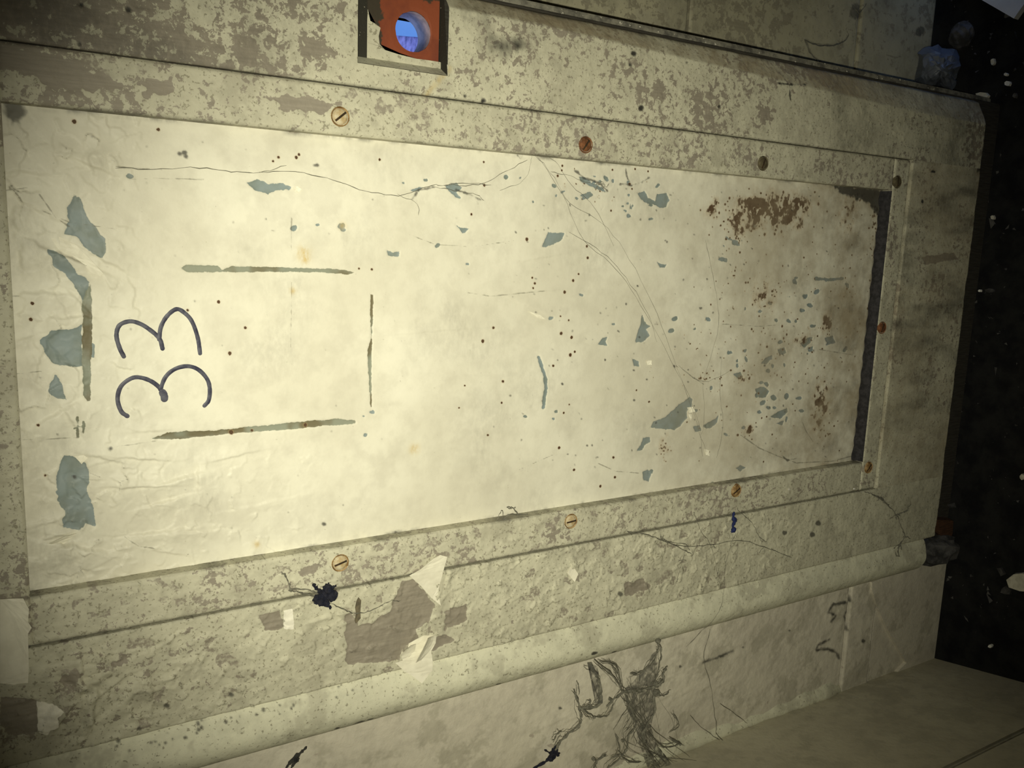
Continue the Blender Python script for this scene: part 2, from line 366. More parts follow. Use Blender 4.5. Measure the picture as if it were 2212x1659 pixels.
wr = empty('wall_right', (0.19, 0.07, 0))
tag(wr, 'grubby cream boarded wall set back beyond the right edge of the door', 'wall', kind='structure')
for zA, zB in ((0.004, 0.0935), (0.0955, 0.262), (0.264, 0.43), (0.432, 0.70), (0.702, 2.1)):
    board('plank', 0.1195, 0.30, zA, zB, 0.07, 0.0011 if zB < 0.5 else 0.02, 0.03, M['backwall'], wr, back_field if zB < 0.5 else None, edge=0.001)
box('backing', 0.1195, 0.30, 0.079, 0.10, 0, 2.1, M['core'], wr)
adopt(wr)
o = box('trim_2', 0.1142, 0.1195, 0.018, 0.075, 0.0, 2.1, M['jamb'], None, 0.001); tag(o, 'dark narrow gap strip between door edge and right wall', 'trim', kind='structure')

LWX = -0.333
def left_field(F):
    F.get('cover')[:] = np.clip(0.15 + 0.3 * fbm(F.X, F.Z, 0.08, 3), 0, 1)
    F.get('grime_shade')[:] = np.clip(fbm(F.X, F.Z, 0.02, 8) * 0.5 - 0.15, 0, 1) * 0.5
    for p in ([(1835, 1275), (1838, 1300), (1800, 1306), (1790, 1322), (1806, 1330), (1796, 1342)], [(1836, 1300), (1824, 1330), (1832, 1362)], [(1790, 1382), (1768, 1392), (1762, 1404), (1790, 1402), (1808, 1412), (1812, 1422)], [(1520, 1430), (1560, 1418), (1582, 1406)], [(1655, 1270), (1640, 1275)]):
        F.line('grime_shade', p, 2.0, amp=0.9, val=0.9)
    for x, y, r in ((1555, 1418, 5), (1605, 1398, 3), (1865, 1385, 5), (1210, 1530, 4), (1425, 1480, 4), (1470, 1440, 3), (1705, 1362, 3)): F.blob('grime_shade', x, y, r, r * 0.8, val=0.85)
    for x, y, r in ((1190, 1610, 10), (1150, 1590, 6)): F.blob('bare', x, y, r, r * 0.5)
    F.h += 0.00035 * fbm(F.X, F.Z, 0.005, 123) + 0.0004 * fbm(F.X, F.Z, 0.02, 124)
    for k in range(10):
        x = 1200 + 40 * k
        F.lift(x, 1560 - 9 * k, 40, 14, -10, 0.25)
wl = empty('wall_left', (-0.288, 0.01, 0)); tag(wl, 'narrow buff wall face between the rounded moulding and the side wall', 'wall', kind='structure')
board('wall_face', LWX - 0.004, -0.236, 0.119, 0.78, 0.010, 0.0009, 0.03, M['wall'], wl, left_field)
box('wall_upper', LWX - 0.004, -0.236, 0.0105, 0.04, 0.78, 2.1, M['wall'], wl)
board('rail_strip', LWX - 0.004, -0.236, 0.086, 0.118, 0.0085, 0.001, 0.03, M['wall'], wl, left_field)
# plinth; its swept edge is cut along a curved change of tone
bm = bmesh.new(); sw = [at(*p, 0.007) for p in ((1884, 1258), (1884, 1275), (1893, 1305), (1908, 1340), (1925, 1375), (1940, 1400), (1958, 1432))]
pts = [(p[0], p[2]) for p in sw] + [(LWX - 0.004, 0.06), (LWX - 0.004, 0.0), (-0.236, 0.0)]
f = bm.faces.new([bm.verts.new((x, 0.007, z)) for x, z in pts]); r = bmesh.ops.extrude_face_region(bm, geom=[f])
bmesh.ops.translate(bm, verts=[v for v in r['geom'] if isinstance(v, bmesh.types.BMVert)], vec=(0, 0.03, 0))
from_bm('plinth', bm, M['wall'], wl)
box('plinth_board', LWX - 0.004, -0.236, 0.0095, 0.04, 0.0, 0.085, M['wall'], wl)
adopt(wl)

# side wall: boards coming towards the lens, slightly splayed
ws = empty('wall_side', (LWX, 0.0, 0)); tag(ws, 'dull buff side wall of upright boards coming towards the viewer', 'wall', kind='structure')
sdir = np.array([0.0135, -0.075]); sdir /= np.linalg.norm(sdir); snor = np.array([-sdir[1], sdir[0]])
snor = np.array([0.984, 0.177])
def side_board(s0, s1, off, z1=2.1):
    bm = bmesh.new(); P0 = np.array([LWX, 0.012]) + sdir * s0; P1 = np.array([LWX, 0.012]) + sdir * s1
    q = [P0 + snor * off, P1 + snor * off, P1 - snor * 0.03, P0 - snor * 0.03]
    lo_ = [bm.verts.new((*p, 0.0)) for p in q]; hi_ = [bm.verts.new((*p, z1)) for p in q]
    bm.faces.new(lo_); bm.faces.new(hi_)
    for k in range(4): bm.faces.new((lo_[k], lo_[(k + 1) % 4], hi_[(k + 1) % 4], hi_[k]))
    bmesh.ops.recalc_face_normals(bm, faces=bm.faces)
    bmesh.ops.bevel(bm, geom=[e for e in bm.edges if abs(e.verts[0].co.z - e.verts[1].co.z) > 1], offset=0.0015, segments=2, affect='EDGES')
    return from_bm('plank', bm, M['sidewall'], ws)
for a, b_ in ((0.0, 0.1205), (0.122, 0.152), (0.1535, 0.25), (0.2515, 0.40), (0.4015, 1.35)): side_board(a, b_, 0.0)
adopt(ws)
# caulk fillet in the inside corner
bm = bmesh.new(); zs = np.linspace(0.10, 0.75, 90); ring = []
for k, z in enumerate(zs):
    w = 0.0100 + 0.0022 * math.sin(k * 0.31) + 0.0012 * math.sin(k * 1.7)
    if z < 0.13: w *= max(0.15, (z - 0.10) / 0.03)
    ring.append([bm.verts.new((LWX - 0.001 + w * math.cos(a), 0.0115 - w * math.sin(a) * 0.45, z)) for a in np.linspace(0, math.pi / 2, 5)] + [bm.verts.new((LWX - 0.001, 0.0115, z))])
for A, B in zip(ring[:-1], ring[1:]):
    for k in range(5): bm.faces.new((A[k], A[k + 1], B[k + 1], B[k]))
o = from_bm('trim_3', bm, M['trim'], None, True); tag(o, 'pale lumpy caulk fillet in the inside corner at lower left wall', 'trim', kind='structure')

bm = bmesh.new(); box_bm(bm, 0.27, 0.30, -1.3, -0.07, 0.0, 2.1); box_bm(bm, 0.27, 0.30, -0.07, 0.075, 0.06, 2.1)  # unseen low gap added so daylight reaches the white card
o = from_bm('wall_far_right', bm, M['sidewall']); tag(o, 'right return wall of the niche with a low gap added to let daylight in', 'wall', kind='structure')
o = box('wall_behind', -0.65, 0.30, -1.33, -1.3, 0.0, 2.1, M['sidewall']); tag(o, 'dark wall behind the viewer', 'wall', kind='structure')
o = box('ceiling', -0.65, 0.30, -1.33, 0.10, 2.1, 2.13, M['sidewall']); tag(o, 'low ceiling over the niche', 'ceiling', kind='structure')

# rounded moulding along the hinge side of the door
T0, T1 = -0.2182, -0.2462
def trim_prof(X, Z):
    u = np.clip((T0 - X) / (T0 - T1), 0, 1)
    y = -0.0035 * np.sin(np.clip(u / 0.62, 0, 1) * math.pi / 2) + 0.0009 * np.clip(1 - u / 0.05, 0, 1)
    v = np.clip((u - 0.42) / 0.58, 0, 1)
    return y + 0.0150 * (1 - np.sqrt(np.clip(1 - v * v, 0, 1)))
def trim_field(F):
    F.get('cover')[:] = np.clip(0.1 + 0.4 * fbm(F.X, F.Z, 0.04, 21), 0, 1)
    F.h += 0.00025 * fbm(F.X, F.Z, 0.006, 22)
    u = (T0 - F.X) / (T0 - T1)
    F.get('grime_shade')[:] = 0.55 * np.clip((u - 0.70) / 0.25, 0, 1) * np.clip(0.35 + fbm(F.X, F.Z, 0.02, 25), 0, 1)  # darker outer edge: shade of the rounding painted into the colour
    R = random.Random(5)
    for x, y, r in ((1055, 1495, 18), (780, 1562, 13), (800, 1556, 8), (730, 1575, 6), (1330, 1410, 6), (1280, 1408, 7), (1080, 1480, 8)): F.blob('grime_shade', x, y, r, 4, -16, val=0.95)
    for k in range(60):
        x = R.uniform(250, 760); y = 1600 - (x - 250) * 0.26 + R.uniform(-30, 30)
        F.blob('grime_shade', x, y, R.uniform(1.5, 3.5), R.uniform(1.5, 3), val=0.8)
o = board('trim_1', T1, T0, 0.047, 0.90, 0.0, 0.0006, 0.03, M['trim'], None, trim_field, edge=0.0, prof=trim_prof)
tag(o, 'cream rounded moulding running along the left edge of the door', 'trim', kind='structure')
o = box('trim_4', T1 + 0.001, T0, 0.002, 0.03, 0.90, 2.1, M['trim']); tag(o, 'upper length of the rounded moulding beside the door', 'trim', kind='structure')

o = box('trim_5', -0.236, 0.1142, 0.010, 0.05, 0.0, 0.036, M['core'], None, 0.001); tag(o, 'dark strip added under the door to block daylight', 'trim', kind='structure')  # added strip, stops daylight leaking in under the door
# ------------------------------------------------------------------ outdoors, seen through the bored hole
g0 = atz(858, 77, 0.0)[:2]; g1 = atz(897, 80, 0.0)[:2]; gd = (g1 - g0) / np.linalg.norm(g1 - g0); gn = np.array([gd[1], -gd[0]]); gn = gn if gn[0] > 0 else -gn
def slab(name, side, z0, z1, mat):
    bm = bmesh.new(); e0 = g0 + gd * (0.115 - g0[1]) / gd[1]; e1 = g0 + gd * (4.0 - g0[1]) / gd[1]
    q = [e0, e1, np.array([e1[0] + side, 4.0]), np.array([e0[0] + side, 0.115])]
    a = [bm.verts.new((*p, z0)) for p in q]; b = [bm.verts.new((*p, z1)) for p in q]; bm.faces.new(a); bm.faces.new(b)
    for k in range(4): bm.faces.new((a[k], a[(k + 1) % 4], b[(k + 1) % 4], b[k]))
    return from_bm(name, bm, mat)
o = slab('ground_outside', -2.0, -0.06, 0.0, M['render']); tag(o, 'rough lilac ground outdoors glimpsed through the bored hole', 'ground', kind='structure')
o = slab('outside_board', 2.0, -0.03, 0.003, M['bluepaint']); tag(o, 'smooth sky blue board glimpsed through the bored hole', 'board')

# ------------------------------------------------------------------ the door
door = empty('cupboard_door', (-0.057, 0.0, DZ0))
tag(door, 'old cream painted cupboard door with recessed steel panel hand numbered 33', 'door')

R = random.Random(3)
def panel_field(F):
    F.h += 0.00030 * fbm(F.X, F.Z, 0.03, 1) + 0.00008 * fbm(F.X, F.Z, 0.006, 2)
    # --- bare blue undercoat where the cream has fallen off
    B = lambda pts, a=0.6: F.poly('blue', pts, a, dig=0.35)
    B([(160,420),(175,432),(185,465),(205,490),(228,515),(230,545),(222,560),(200,548),(178,530),(165,510),(140,505),(150,480),(145,450)])
    B([(103,540),(130,548),(150,565),(165,590),(196,608),(192,640),(178,655),(165,625),(140,590),(112,572)])
    B([(85,735),(110,715),(150,712),(178,700),(178,790),(150,790),(115,785),(95,760)])
    B([(105,830),(120,812),(133,828),(143,862),(125,860),(105,850)])
    B([(140,985),(165,990),(185,1000),(195,1020),(190,1060),(200,1090),(205,1135),(185,1130),(170,1145),(135,1140),(140,1110),(125,1080),(122,1030),(130,1005)])
    B([(535,395),(556,386),(580,399),(612,396),(632,404),(625,411),(600,409),(578,420),(553,410)])
    B([(836,541),(838,552),(862,555),(863,543),(848,546)], 0.3)
    B([(962,402),(985,397),(1000,405),(985,415),(995,428),(985,430),(972,415)])
    B([(888,412),(900,406),(914,404),(905,413)], 0.3)
    B([(984,485),(996,492),(1012,494),(1006,503),(1000,504)], 0.3)
    B([(1185,503),(1220,503),(1212,520),(1195,530),(1172,532),(1178,518)])
    B([(1250,380),(1262,383),(1275,392),(1300,405),(1308,414),(1290,408),(1270,400),(1255,392)])
    B([(1255,422),(1275,414),(1284,422),(1270,430)])
    B([(1376,418),(1392,412),(1400,428),(1415,434),(1420,420),(1440,416),(1447,432),(1440,446),(1425,450),(1412,442),(1400,440),(1385,432)])
    B([(1362,440),(1366,452),(1360,452)], 0.2)
    B([(1420,566),(1432,572),(1442,571),(1436,578),(1426,577)], 0.3)
    B([(1388,676),(1391,693),(1405,705),(1398,712),(1404,726),(1390,738),(1372,740),(1380,715)])
    B([(1303,730),(1313,728),(1308,738),(1312,746),(1290,745),(1296,738)], 0.3)
    F.line('blue', [(1164,772),(1170,790),(1178,815),(1180,840),(1176,860),(1174,880)], 2.2, 0.4, dig=0.3)
    B([(1366,775),(1380,780),(1382,792),(1370,790)], 0.4)
    B([(1405,925),(1412,912),(1430,905),(1445,895),(1460,880),(1478,868),(1490,858),(1497,862),(1495,878),(1484,890),(1485,902),(1470,920),(1458,928),(1430,926)])
    B([(1498,922),(1512,918),(1516,930),(1502,934)], 0.3); B([(1525,915),(1545,905),(1552,898),(1550,912),(1535,925),(1525,926)], 0.4)
    B([(1390,945),(1405,945),(1405,955),(1395,960),(1388,972),(1375,975),(1385,962)], 0.4)
    B([(1388,1020),(1400,1015),(1407,1025),(1402,1040),(1390,1038)], 0.4)
    B([(1645,785),(1655,772),(1670,766),(1668,776),(1655,786)], 0.4); B([(1680,755),(1695,750),(1699,762),(1685,768)], 0.3)
    B([(1730,742),(1745,730),(1757,728),(1752,740),(1738,752)], 0.4); B([(1745,750),(1757,748),(1755,760),(1746,760)], 0.3)
    F.line('blue', [(1762, 602), (1790, 604), (1822, 602)], 2.2, 0.5, dig=0.2)
    B([(1584,808),(1600,803),(1606,815),(1596,820)], 0.4); B([(1632,840),(1650,835),(1662,845),(1655,858),(1640,860)], 0.6)
    B([(1665,900),(1680,890),(1700,882),(1703,890),(1685,905)], 0.4); B([(1675,915),(1695,908),(1690,918)], 0.3); B([(1780,730),(1800,725),(1805,740),(1790,745)], 0.5)
    B([(1590,1012),(1600,1005),(1612,1010),(1600,1018)], 0.3)
    for x, y, r in ((636,494,7),(686,486,5),(738,489,8),(742,496,6),(280,380,9),(945,530,6),(1190,687,5),(1255,637,6),(1458,688,6),(1450,715,6),(1530,690,6),(1560,560,8),(1590,525,8),(1355,440,4),(640,558,4),(790,940,5),(803,890,6),(787,900,4),(1740,640,6),(1750,660,7),(1735,670,5),(1648,870,7),(1660,880,6),(1640,890,5),(1720,600,5),(1765,630,7),(1350,455,4),(1282,395,5),(920,390,5),(870,395,3),(1010,570,3),(1135,900,3),(1202,890,5),(1195,905,4),(1325,700,4),(1655,830,6),(1672,860,7),(1525,920,5)):
        F.blob('blue', x, y, r, r * 0.7, R.uniform(-40, 40), 0.7, dig=0.25)
    # --- ghost outline of a label holder
    F.poly('olive', [(178,650),(184,632),(196,606),(197,640),(199,700),(198,800),(195,865),(188,868),(180,850),(177,740)], 0.4, dig=0.35)
    F.line('blue', [(199, 745), (201, 770)], 1.6, 0.3)
    F.poly('olive', [(388,580),(402,571),(440,573),(470,574),(480,582),(500,575),(600,577),(690,580),(740,582),(765,588),(752,594),(700,588),(600,587),(480,588),(405,588)], 0.3, dig=0.3)
    F.poly('olive', [(800,635),(807,637),(805,700),(803,760),(803,880),(801,880),(797,810),(794,755),(801,735)], 0.25, dig=0.25)
    F.poly('olive', [(325,948),(360,935),(420,930),(470,930),(540,922),(640,912),(730,905),(768,907),(770,916),(700,920),(600,930),(500,937),(420,945),(360,951)], 0.4, dig=0.35)
    F.line('olive', [(166, 900), (168, 944)], 1.0); F.line('olive', [(180, 910), (179, 935)], 0.8); F.line('olive', [(160, 925), (178, 918)], 0.8)
    # --- rust dots
    for x, y, r in ((1138,517,6),(1268,532,4),(1270,557,6),(1155,612,5),(1151,622,4),(1150,600,4),(1238,606,6),(1250,592,4),(1220,631,6),(1066,708,5),(1043,737,6),(1210,683,3),(1212,720,7),(1228,692,4),(1235,729,6),(1232,767,7),(1242,760,4),(1195,790,4),(1087,824,6),(1004,833,3),(1084,870,4),(1218,892,5),(1230,874,3),(1208,967,6),(1325,988,6),(1054,940,4),(992,881,3),(1240,1015,5),(1328,1031,6),(1297,1050,6),(1402,868,4),(1375,843,4),(775,580,3),(803,582,4),(646,334,4),(602,340,4),(590,348,4),(640,340,5),(820,345,4),(1046,400,4),(1018,463,5),(530,708,4),(496,763,5),(472,652,4),(405,670,4),(160,262,6),(342,280,4),(1045,350,3),(1205,380,4),(1215,358,4),(1323,367,4),(1372,365,4),(1360,398,5),(1365,408,4),(1400,370,4),(1320,455,4),(66,690,4),(70,655,4),(82,918,4),(98,1027,4),(660,918,6),(500,934,7),(545,930,4)):
        F.soft('rust', x, y, 0.13 * r + 0.25, 1.05)
    F.soft('stain', 655, 548, 3.0, 0.75); F.soft('stain', 660, 560, 2.2, 0.75); F.soft('stain', 895, 970, 2.4, 0.7); F.soft('stain', 555, 1176, 1.6, 0.6); F.soft('stain', 632, 628, 1.4, 0.6); F.soft('stain', 740, 488, 1.8, 0.5)
    for k in range(14): F.soft('stain', 560 + 40 * k + R.uniform(-15, 15), 1218 - 6.4 * k - 8, R.uniform(0.6, 1.4), 0.6)
    # --- streaky rust in the lower corner and around
    X, Z = F.X, F.Z
    def rustcloud(cx, cy, rx, ry, n, s=0.9):
        for _ in range(n):
            x = R.gauss(cx, rx * 0.55); y = R.gauss(cy, ry * 0.55)
            F.soft('rust', x, y, R.uniform(0.4, 1.3) * s, R.uniform(0.55, 1.05), R.uniform(0.6, 1.4))
    rustcloud(1660, 465, 85, 45, 95, 1.15); rustcloud(1700, 450, 60, 25, 50, 1.3); rustcloud(1590, 500, 30, 50, 28); rustcloud(1610, 450, 40, 25, 30, 1.1)
    rustcloud(1890, 480, 12, 60, 40, 1.2); rustcloud(1540, 455, 20, 25, 12); rustcloud(1860, 420, 30, 14, 24, 1.2)
    rustcloud(1650, 640, 60, 60, 22); rustcloud(1720, 735, 40, 30, 18); rustcloud(1620, 815, 30, 12, 16); rustcloud(1660, 760, 60, 60, 22)
    rustcloud(1785, 705, 14, 22, 16, 1.1); rustcloud(1770, 860, 30, 60, 26); rustcloud(1780, 900, 26, 40, 22, 1.1); rustcloud(1615, 930, 12, 14, 14); rustcloud(1435, 970, 14, 24, 22); rustcloud(1700, 680, 150, 200, 70, 0.7)
    rustcloud(1840, 640, 20, 150, 30, 0.9); rustcloud(1880, 700, 8, 200, 50, 1.0); rustcloud(1590, 620, 60, 80, 24, 0.8); rustcloud(1500, 800, 120, 120, 40, 0.55); rustcloud(1290, 420, 40, 20, 16, 0.6); rustcloud(1240, 395, 40, 30, 16, 0.5)
    rustcloud(1516, 815, 10, 6, 8); rustcloud(1555, 830, 5, 14, 8, 0.7)
    F.cloud('rust', 1665, 460, 13, 32, 1.15, 201); F.cloud('rust', 1720, 440, 8, 16, 1.0, 202); F.cloud('rust', 1600, 480, 11, 12, 0.8, 203); F.cloud('rust', 1895, 520, 34, 3.2, 1.1, 204)
    F.cloud('rust', 1885, 720, 60, 2.6, 0.8, 205); F.cloud('rust', 1740, 725, 8, 14, 0.75, 206); F.cloud('rust', 1785, 700, 9, 6, 0.95, 207); F.cloud('rust', 1770, 880, 22, 12, 0.8, 208); F.cloud('rust', 1615, 815, 4, 10, 0.9, 209); F.cloud('rust', 1615, 930, 5, 5, 0.95, 210); F.cloud('rust', 1434, 970, 9, 4, 0.95, 211); F.cloud('rust', 1650, 640, 16, 14, 0.6, 212); F.cloud('rust', 1830, 460, 14, 14, 0.7, 213); F.cloud('rust', 1540, 450, 8, 8, 0.7, 214)
    for k in range(130):
        F.soft('rust', R.uniform(1480, 1885), R.uniform(430, 1000), R.uniform(0.35, 0.8), R.uniform(0.8, 1.1), R.uniform(0.7, 1.5))
    for k in range(46):
        F.blob('blue', R.gauss(1670, 100), R.gauss(760, 120), R.uniform(2, 8), R.uniform(2, 5), R.uniform(0, 180), 0.9, dig=0.2)
    for k in range(26):
        F.blob('blue', R.gauss(1310, 90), R.gauss(410, 25), R.uniform(1.5, 6), R.uniform(1.5, 4), R.uniform(0, 180), 0.9, dig=0.2)
    for p_ in ([(1340,397),(1365,400),(1385,394),(1402,384)], [(1352,368),(1356,386),(1364,397)], [(1240,368),(1262,384),(1285,392)], [(1285,392),(1300,400),(1312,412)], [(1690,985),(1700,995),(1720,990)], [(1130,330),(1126,345),(1118,336)], [(985,410),(1015,420),(1040,432)], [(890,430),(905,410),(950,402)]):
        F.line('grime_shade', p_, 0.8, 0.8, 0.4, val=0.8)
    F.get('tan')[:] = 0.75 * np.clip((0.36 - F.Z) / 0.20, 0, 1) ** 1.2 + 0.14
    # grime thickens towards the foot of the panel
    g = F.get('grime_shade')
    foot = np.clip((0.29 - Z) / 0.16, 0, 1)
    g[:] = np.maximum(g, 0.55 * foot * np.clip(0.15 + fbm(X, Z, 0.014, 31), 0, 1))
    g[:] = np.maximum(g, 0.30 * np.clip(fbm(X, Z, 0.035, 33) + 0.05, 0, 1))
    g[:] = np.maximum(g, 0.9 * np.clip(1 - (Z - PZ0) / 0.004, 0, 1))
    g[:] = np.maximum(g, 0.85 * np.clip(1 - (PX1 - X) / 0.0022, 0, 1) * np.clip(0.2 + 1.4 * fbm(X, Z, 0.012, 35), 0, 1))
    g[:] = np.maximum(g, 0.7 * np.clip(1 - (X - PX0) / 0.002, 0, 1) * np.clip(0.1 + 1.4 * fbm(X, Z, 0.01, 36), 0, 1))
    F.poly('grime_shade', [(-5,205),(40,205),(60,235),(50,262),(25,275),(10,250)], 1.5, val=0.8)
    F.poly('grime_shade', [(1785,396),(1905,410),(1905,520),(1893,470),(1880,440),(1850,432),(1820,420)], 1.6, val=0.9)
    F.blob('rust', 636, 277, 18, 9, 6, 0.8, val=1.2); F.blob('grime_shade', 628, 273, 12, 6, 0)
    # --- cracks, scratches, specks
    for pts, w in (([(0,412),(25,410),(60,406)],0.9),([(85,420),(120,470),(150,490)],0.4),([(90,455),(150,480),(250,495)],0.35),([(250,360),(300,364),(350,366)],0.6),
        ([(275,388),(340,385),(440,388)],0.5),([(630,470),(628,560)],0.35),([(630,610),(629,700),(628,750)],0.4),([(190,1020),(215,1030)],0.5),([(250,965),(340,952),(440,940)],0.4),
        ([(270,1160),(300,1180),(350,1186)],0.5),([(20,640),(50,640)],0.4),([(30,808),(90,802)],0.4),([(50,950),(170,945)],0.5),([(1120,1015),(1200,980)],0.2),
        ([(1600,940),(1640,968),(1680,985),(1720,1000),(1800,996),(1840,985)],0.9),([(1720,880),(1740,930),(1760,960)],0.5),([(1460,790),(1520,830)],0.3),([(1010,632),(1060,640),(1180,628)],0.4),
        ([(880,505),(940,528),(1020,533),(1110,520)],0.3),([(1290,1000),(1330,1018),(1380,1022)],0.4),([(1560,700),(1640,705),(1700,700)],0.35),([(1770,755),(1850,768)],0.5)):
        F.line('crack', pts, w * 0.7, 0.25, w=0.4)
    for k in range(260):
        x = R.uniform(1100, 1860); y = R.uniform(390, 1010); F.blob('grime_shade', x, y, R.uniform(0.8, 2.6), R.uniform(0.6, 1.8), R.uniform(0, 90), 0.5, 0.35, val=R.uniform(0.45, 0.95))
    for k in range(90):
        x = R.uniform(60, 1100); y = R.uniform(280, 1200); F.blob('grime_shade', x, y, R.uniform(0.6, 1.8), R.uniform(0.6, 1.5), 0, 0.4, 0.35, val=R.uniform(0.3, 0.8))
    for x, y in ((388,332),(398,330),(402,338),(685,357),(680,357),(160,1030),(238,968),(345,1250),(352,1246),(780,1174),(855,1150),(852,1160),(700,1132)): F.blob('grime_shade', x, y, 5, 4, 20, 0.5, val=0.85)
    # --- blisters and lifted scabs
    for a in ((200,350,30,40,80,0.9),(205,360,40,18,20,0.7),(170,1185,70,40,200,1.4),(150,560,60,26,205,1.6),(95,640,50,40,180,0.8),(150,690,40,30,180,0.9),(310,990,50,16,10,0.9),(390,1035,60,22,170,0.9),(300,1050,60,18,5,0.9),(355,1085,50,20,170,0.9),
              (350,1150,70,22,180,0.9),(430,1040,40,30,90,0.9),(505,985,60,16,-8,0.5),(60,560,30,60,90,0.8),(40,480,30,60,90,0.7),(120,900,40,40,150,1.0),(160,910,40,26,60,0.9),(90,450,50,40,30,0.7),(60,370,50,40,0,0.6),(100,1060,20,50,90,0.6),(250,1070,30,40,90,0.7),
              (120,1190,40,30,160,1.0),(230,990,40,20,20,0.8),(420,1150,70,20,185,0.5),(560,1090,90,20,175,0.35),(330,930,40,14,0,0.4),(230,560,50,30,30,0.8),(1175,555,80,14,-10,0.25),(1010,520,120,20,170,0.2),(1150,630,120,14,-4,0.25),(1150,665,90,14,20,0.25),(940,715,140,12,-3,0.2)):
        F.lift(*a)
    xi = np.clip((F.Z - 0.52) / 0.05, 0, 1); left = np.clip((F.Z - 0.598) / 0.012, 0, 1); lowp = np.clip((-0.085 - F.X) / 0.02, 0, 1)
    F.scabs(0.0055, 1.1, 0.35, np.maximum(left, 0.75 * xi * lowp) * np.clip(0.45 + 0.9 * fbm(F.X, F.Z, 0.03, 39), 0, 1), 15, 0.8)
    F.scabs(0.011, 1.3, 0.30, np.maximum(left, 0.7 * xi * lowp) * np.clip(0.4 + 0.9 * fbm(F.X, F.Z, 0.04, 40), 0, 1), 19, 0.8)
    for k in range(14):
        F.lift(R.uniform(25, 460), R.uniform(960, 1240), R.uniform(14, 40), R.uniform(6, 16), R.choice((0, 180)) + R.uniform(-30, 30), R.uniform(0.15, 0.5))
    for k in range(8):
        F.lift(R.uniform(15, 230), R.uniform(250, 960), R.uniform(14, 40), R.uniform(8, 20), R.uniform(0, 360), R.uniform(0.15, 0.5))
    for k in range(30):
        F.lift(R.uniform(60, 700), R.uniform(1180, 1265), R.uniform(6, 16), R.uniform(4, 8), R.uniform(150, 210), R.uniform(0.2, 0.5))
board_panel = board('steel_panel', PX0 - 0.002, PX1 + 0.002, PZ0 - 0.004, PZ1 + 0.003, PY, 0.00048, 0.002, M['panel'], door, panel_field, edge=0.0)

# ------- marker digits
def catmull(P, n=6):
    P = [np.array(p, float) for p in P]; P = [2 * P[0] - P[1]] + P + [2 * P[-1] - P[-2]]; out = []
    for a, b, c, d in zip(P[:-3], P[1:-2], P[2:-1], P[3:]):
        for k in range(n):
            t = k / n; out.append(0.5 * (2 * b + (c - a) * t + (2 * a - 5 * b + 4 * c - d) * t * t + (3 * b - a - 3 * c + d) * t ** 3))
    return out + [P[-2]]
def stroke(bm, pix, wid, Y, seed):
    P = [at(p[0], p[1], Y) for p in catmull(pix)]; r = random.Random(seed); rows = []
    n = len(P)
    for k, p in enumerate(P):
        d = P[min(k + 1, n - 1)] - P[max(k - 1, 0)]; d = d / np.linalg.norm(d); s = np.array([-d[2], 0, d[0]])
        w = wid / 2000 * (0.94 + 0.12 * r.random())
        rows.append([bm.verts.new(p + s * w * q + np.array([0, -0.00018 * (1 - q * q) ** 0.5 - 0.00012, 0])) for q in (-1, -0.5, 0.5, 1)])
    def cap(p, d, row, sgn):
        s = np.array([-d[2], 0, d[0]]); w = wid / 2000
        pts = [row[0]] + [bm.verts.new(p + s * w * math.cos(a) * -1 + d * sgn * w * math.sin(a) + np.array([0, -0.0001, 0])) for a in np.linspace(0.4, math.pi - 0.4, 6)] + [row[3], row[2], row[1]]
        bm.faces.new(pts)
    for a, b in zip(rows[:-1], rows[1:]):
        for q in range(3): bm.faces.new((a[q], a[q + 1], b[q + 1], b[q]))
    d0 = P[1] - P[0]; d0 /= np.linalg.norm(d0); d1 = P[-1] - P[-2]; d1 /= np.linalg.norm(d1)
    cap(P[0], d0, rows[0], -1); cap(P[-1], d1, rows[-1], 1)
cr = lambda L: [(x * 0.3376, 500 + y * 0.3376) for x, y in L]
d_a = [cr([(792,800),(765,745),(745,665),(765,600),(830,575),(895,590),(960,630),(1020,685),(1040,750)]), cr([(1018,690),(1030,610),(1070,540),(1130,497),(1185,525),(1230,580),(1265,680),(1280,780)])]
d_b = [cr([(815,1182),(775,1150),(752,1070),(775,990),(840,940),(900,935),(970,960),(1025,1005),(1042,1050),(1052,1078)]), cr([(1025,1010),(1060,930),(1120,880),(1200,862),(1270,885),(1325,945),(1342,1010),(1335,1080),(1308,1115)])]
for sd, strokes in ((1, d_a), (2, d_b)):
    bm = bmesh.new()
    for k, s_ in enumerate(strokes): stroke(bm, s_, 1.75, PY - 0.0005 - 0.0001 * k, sd)
    if sd == 2: stroke(bm, cr([(1040,1030),(1050,1050),(1052,1070)]), 3.0, PY - 0.00075, 5)
    o = from_bm('digit', bm, M['ink'], board_panel, True); o['label'] = 'handwritten 3 in dark marker'

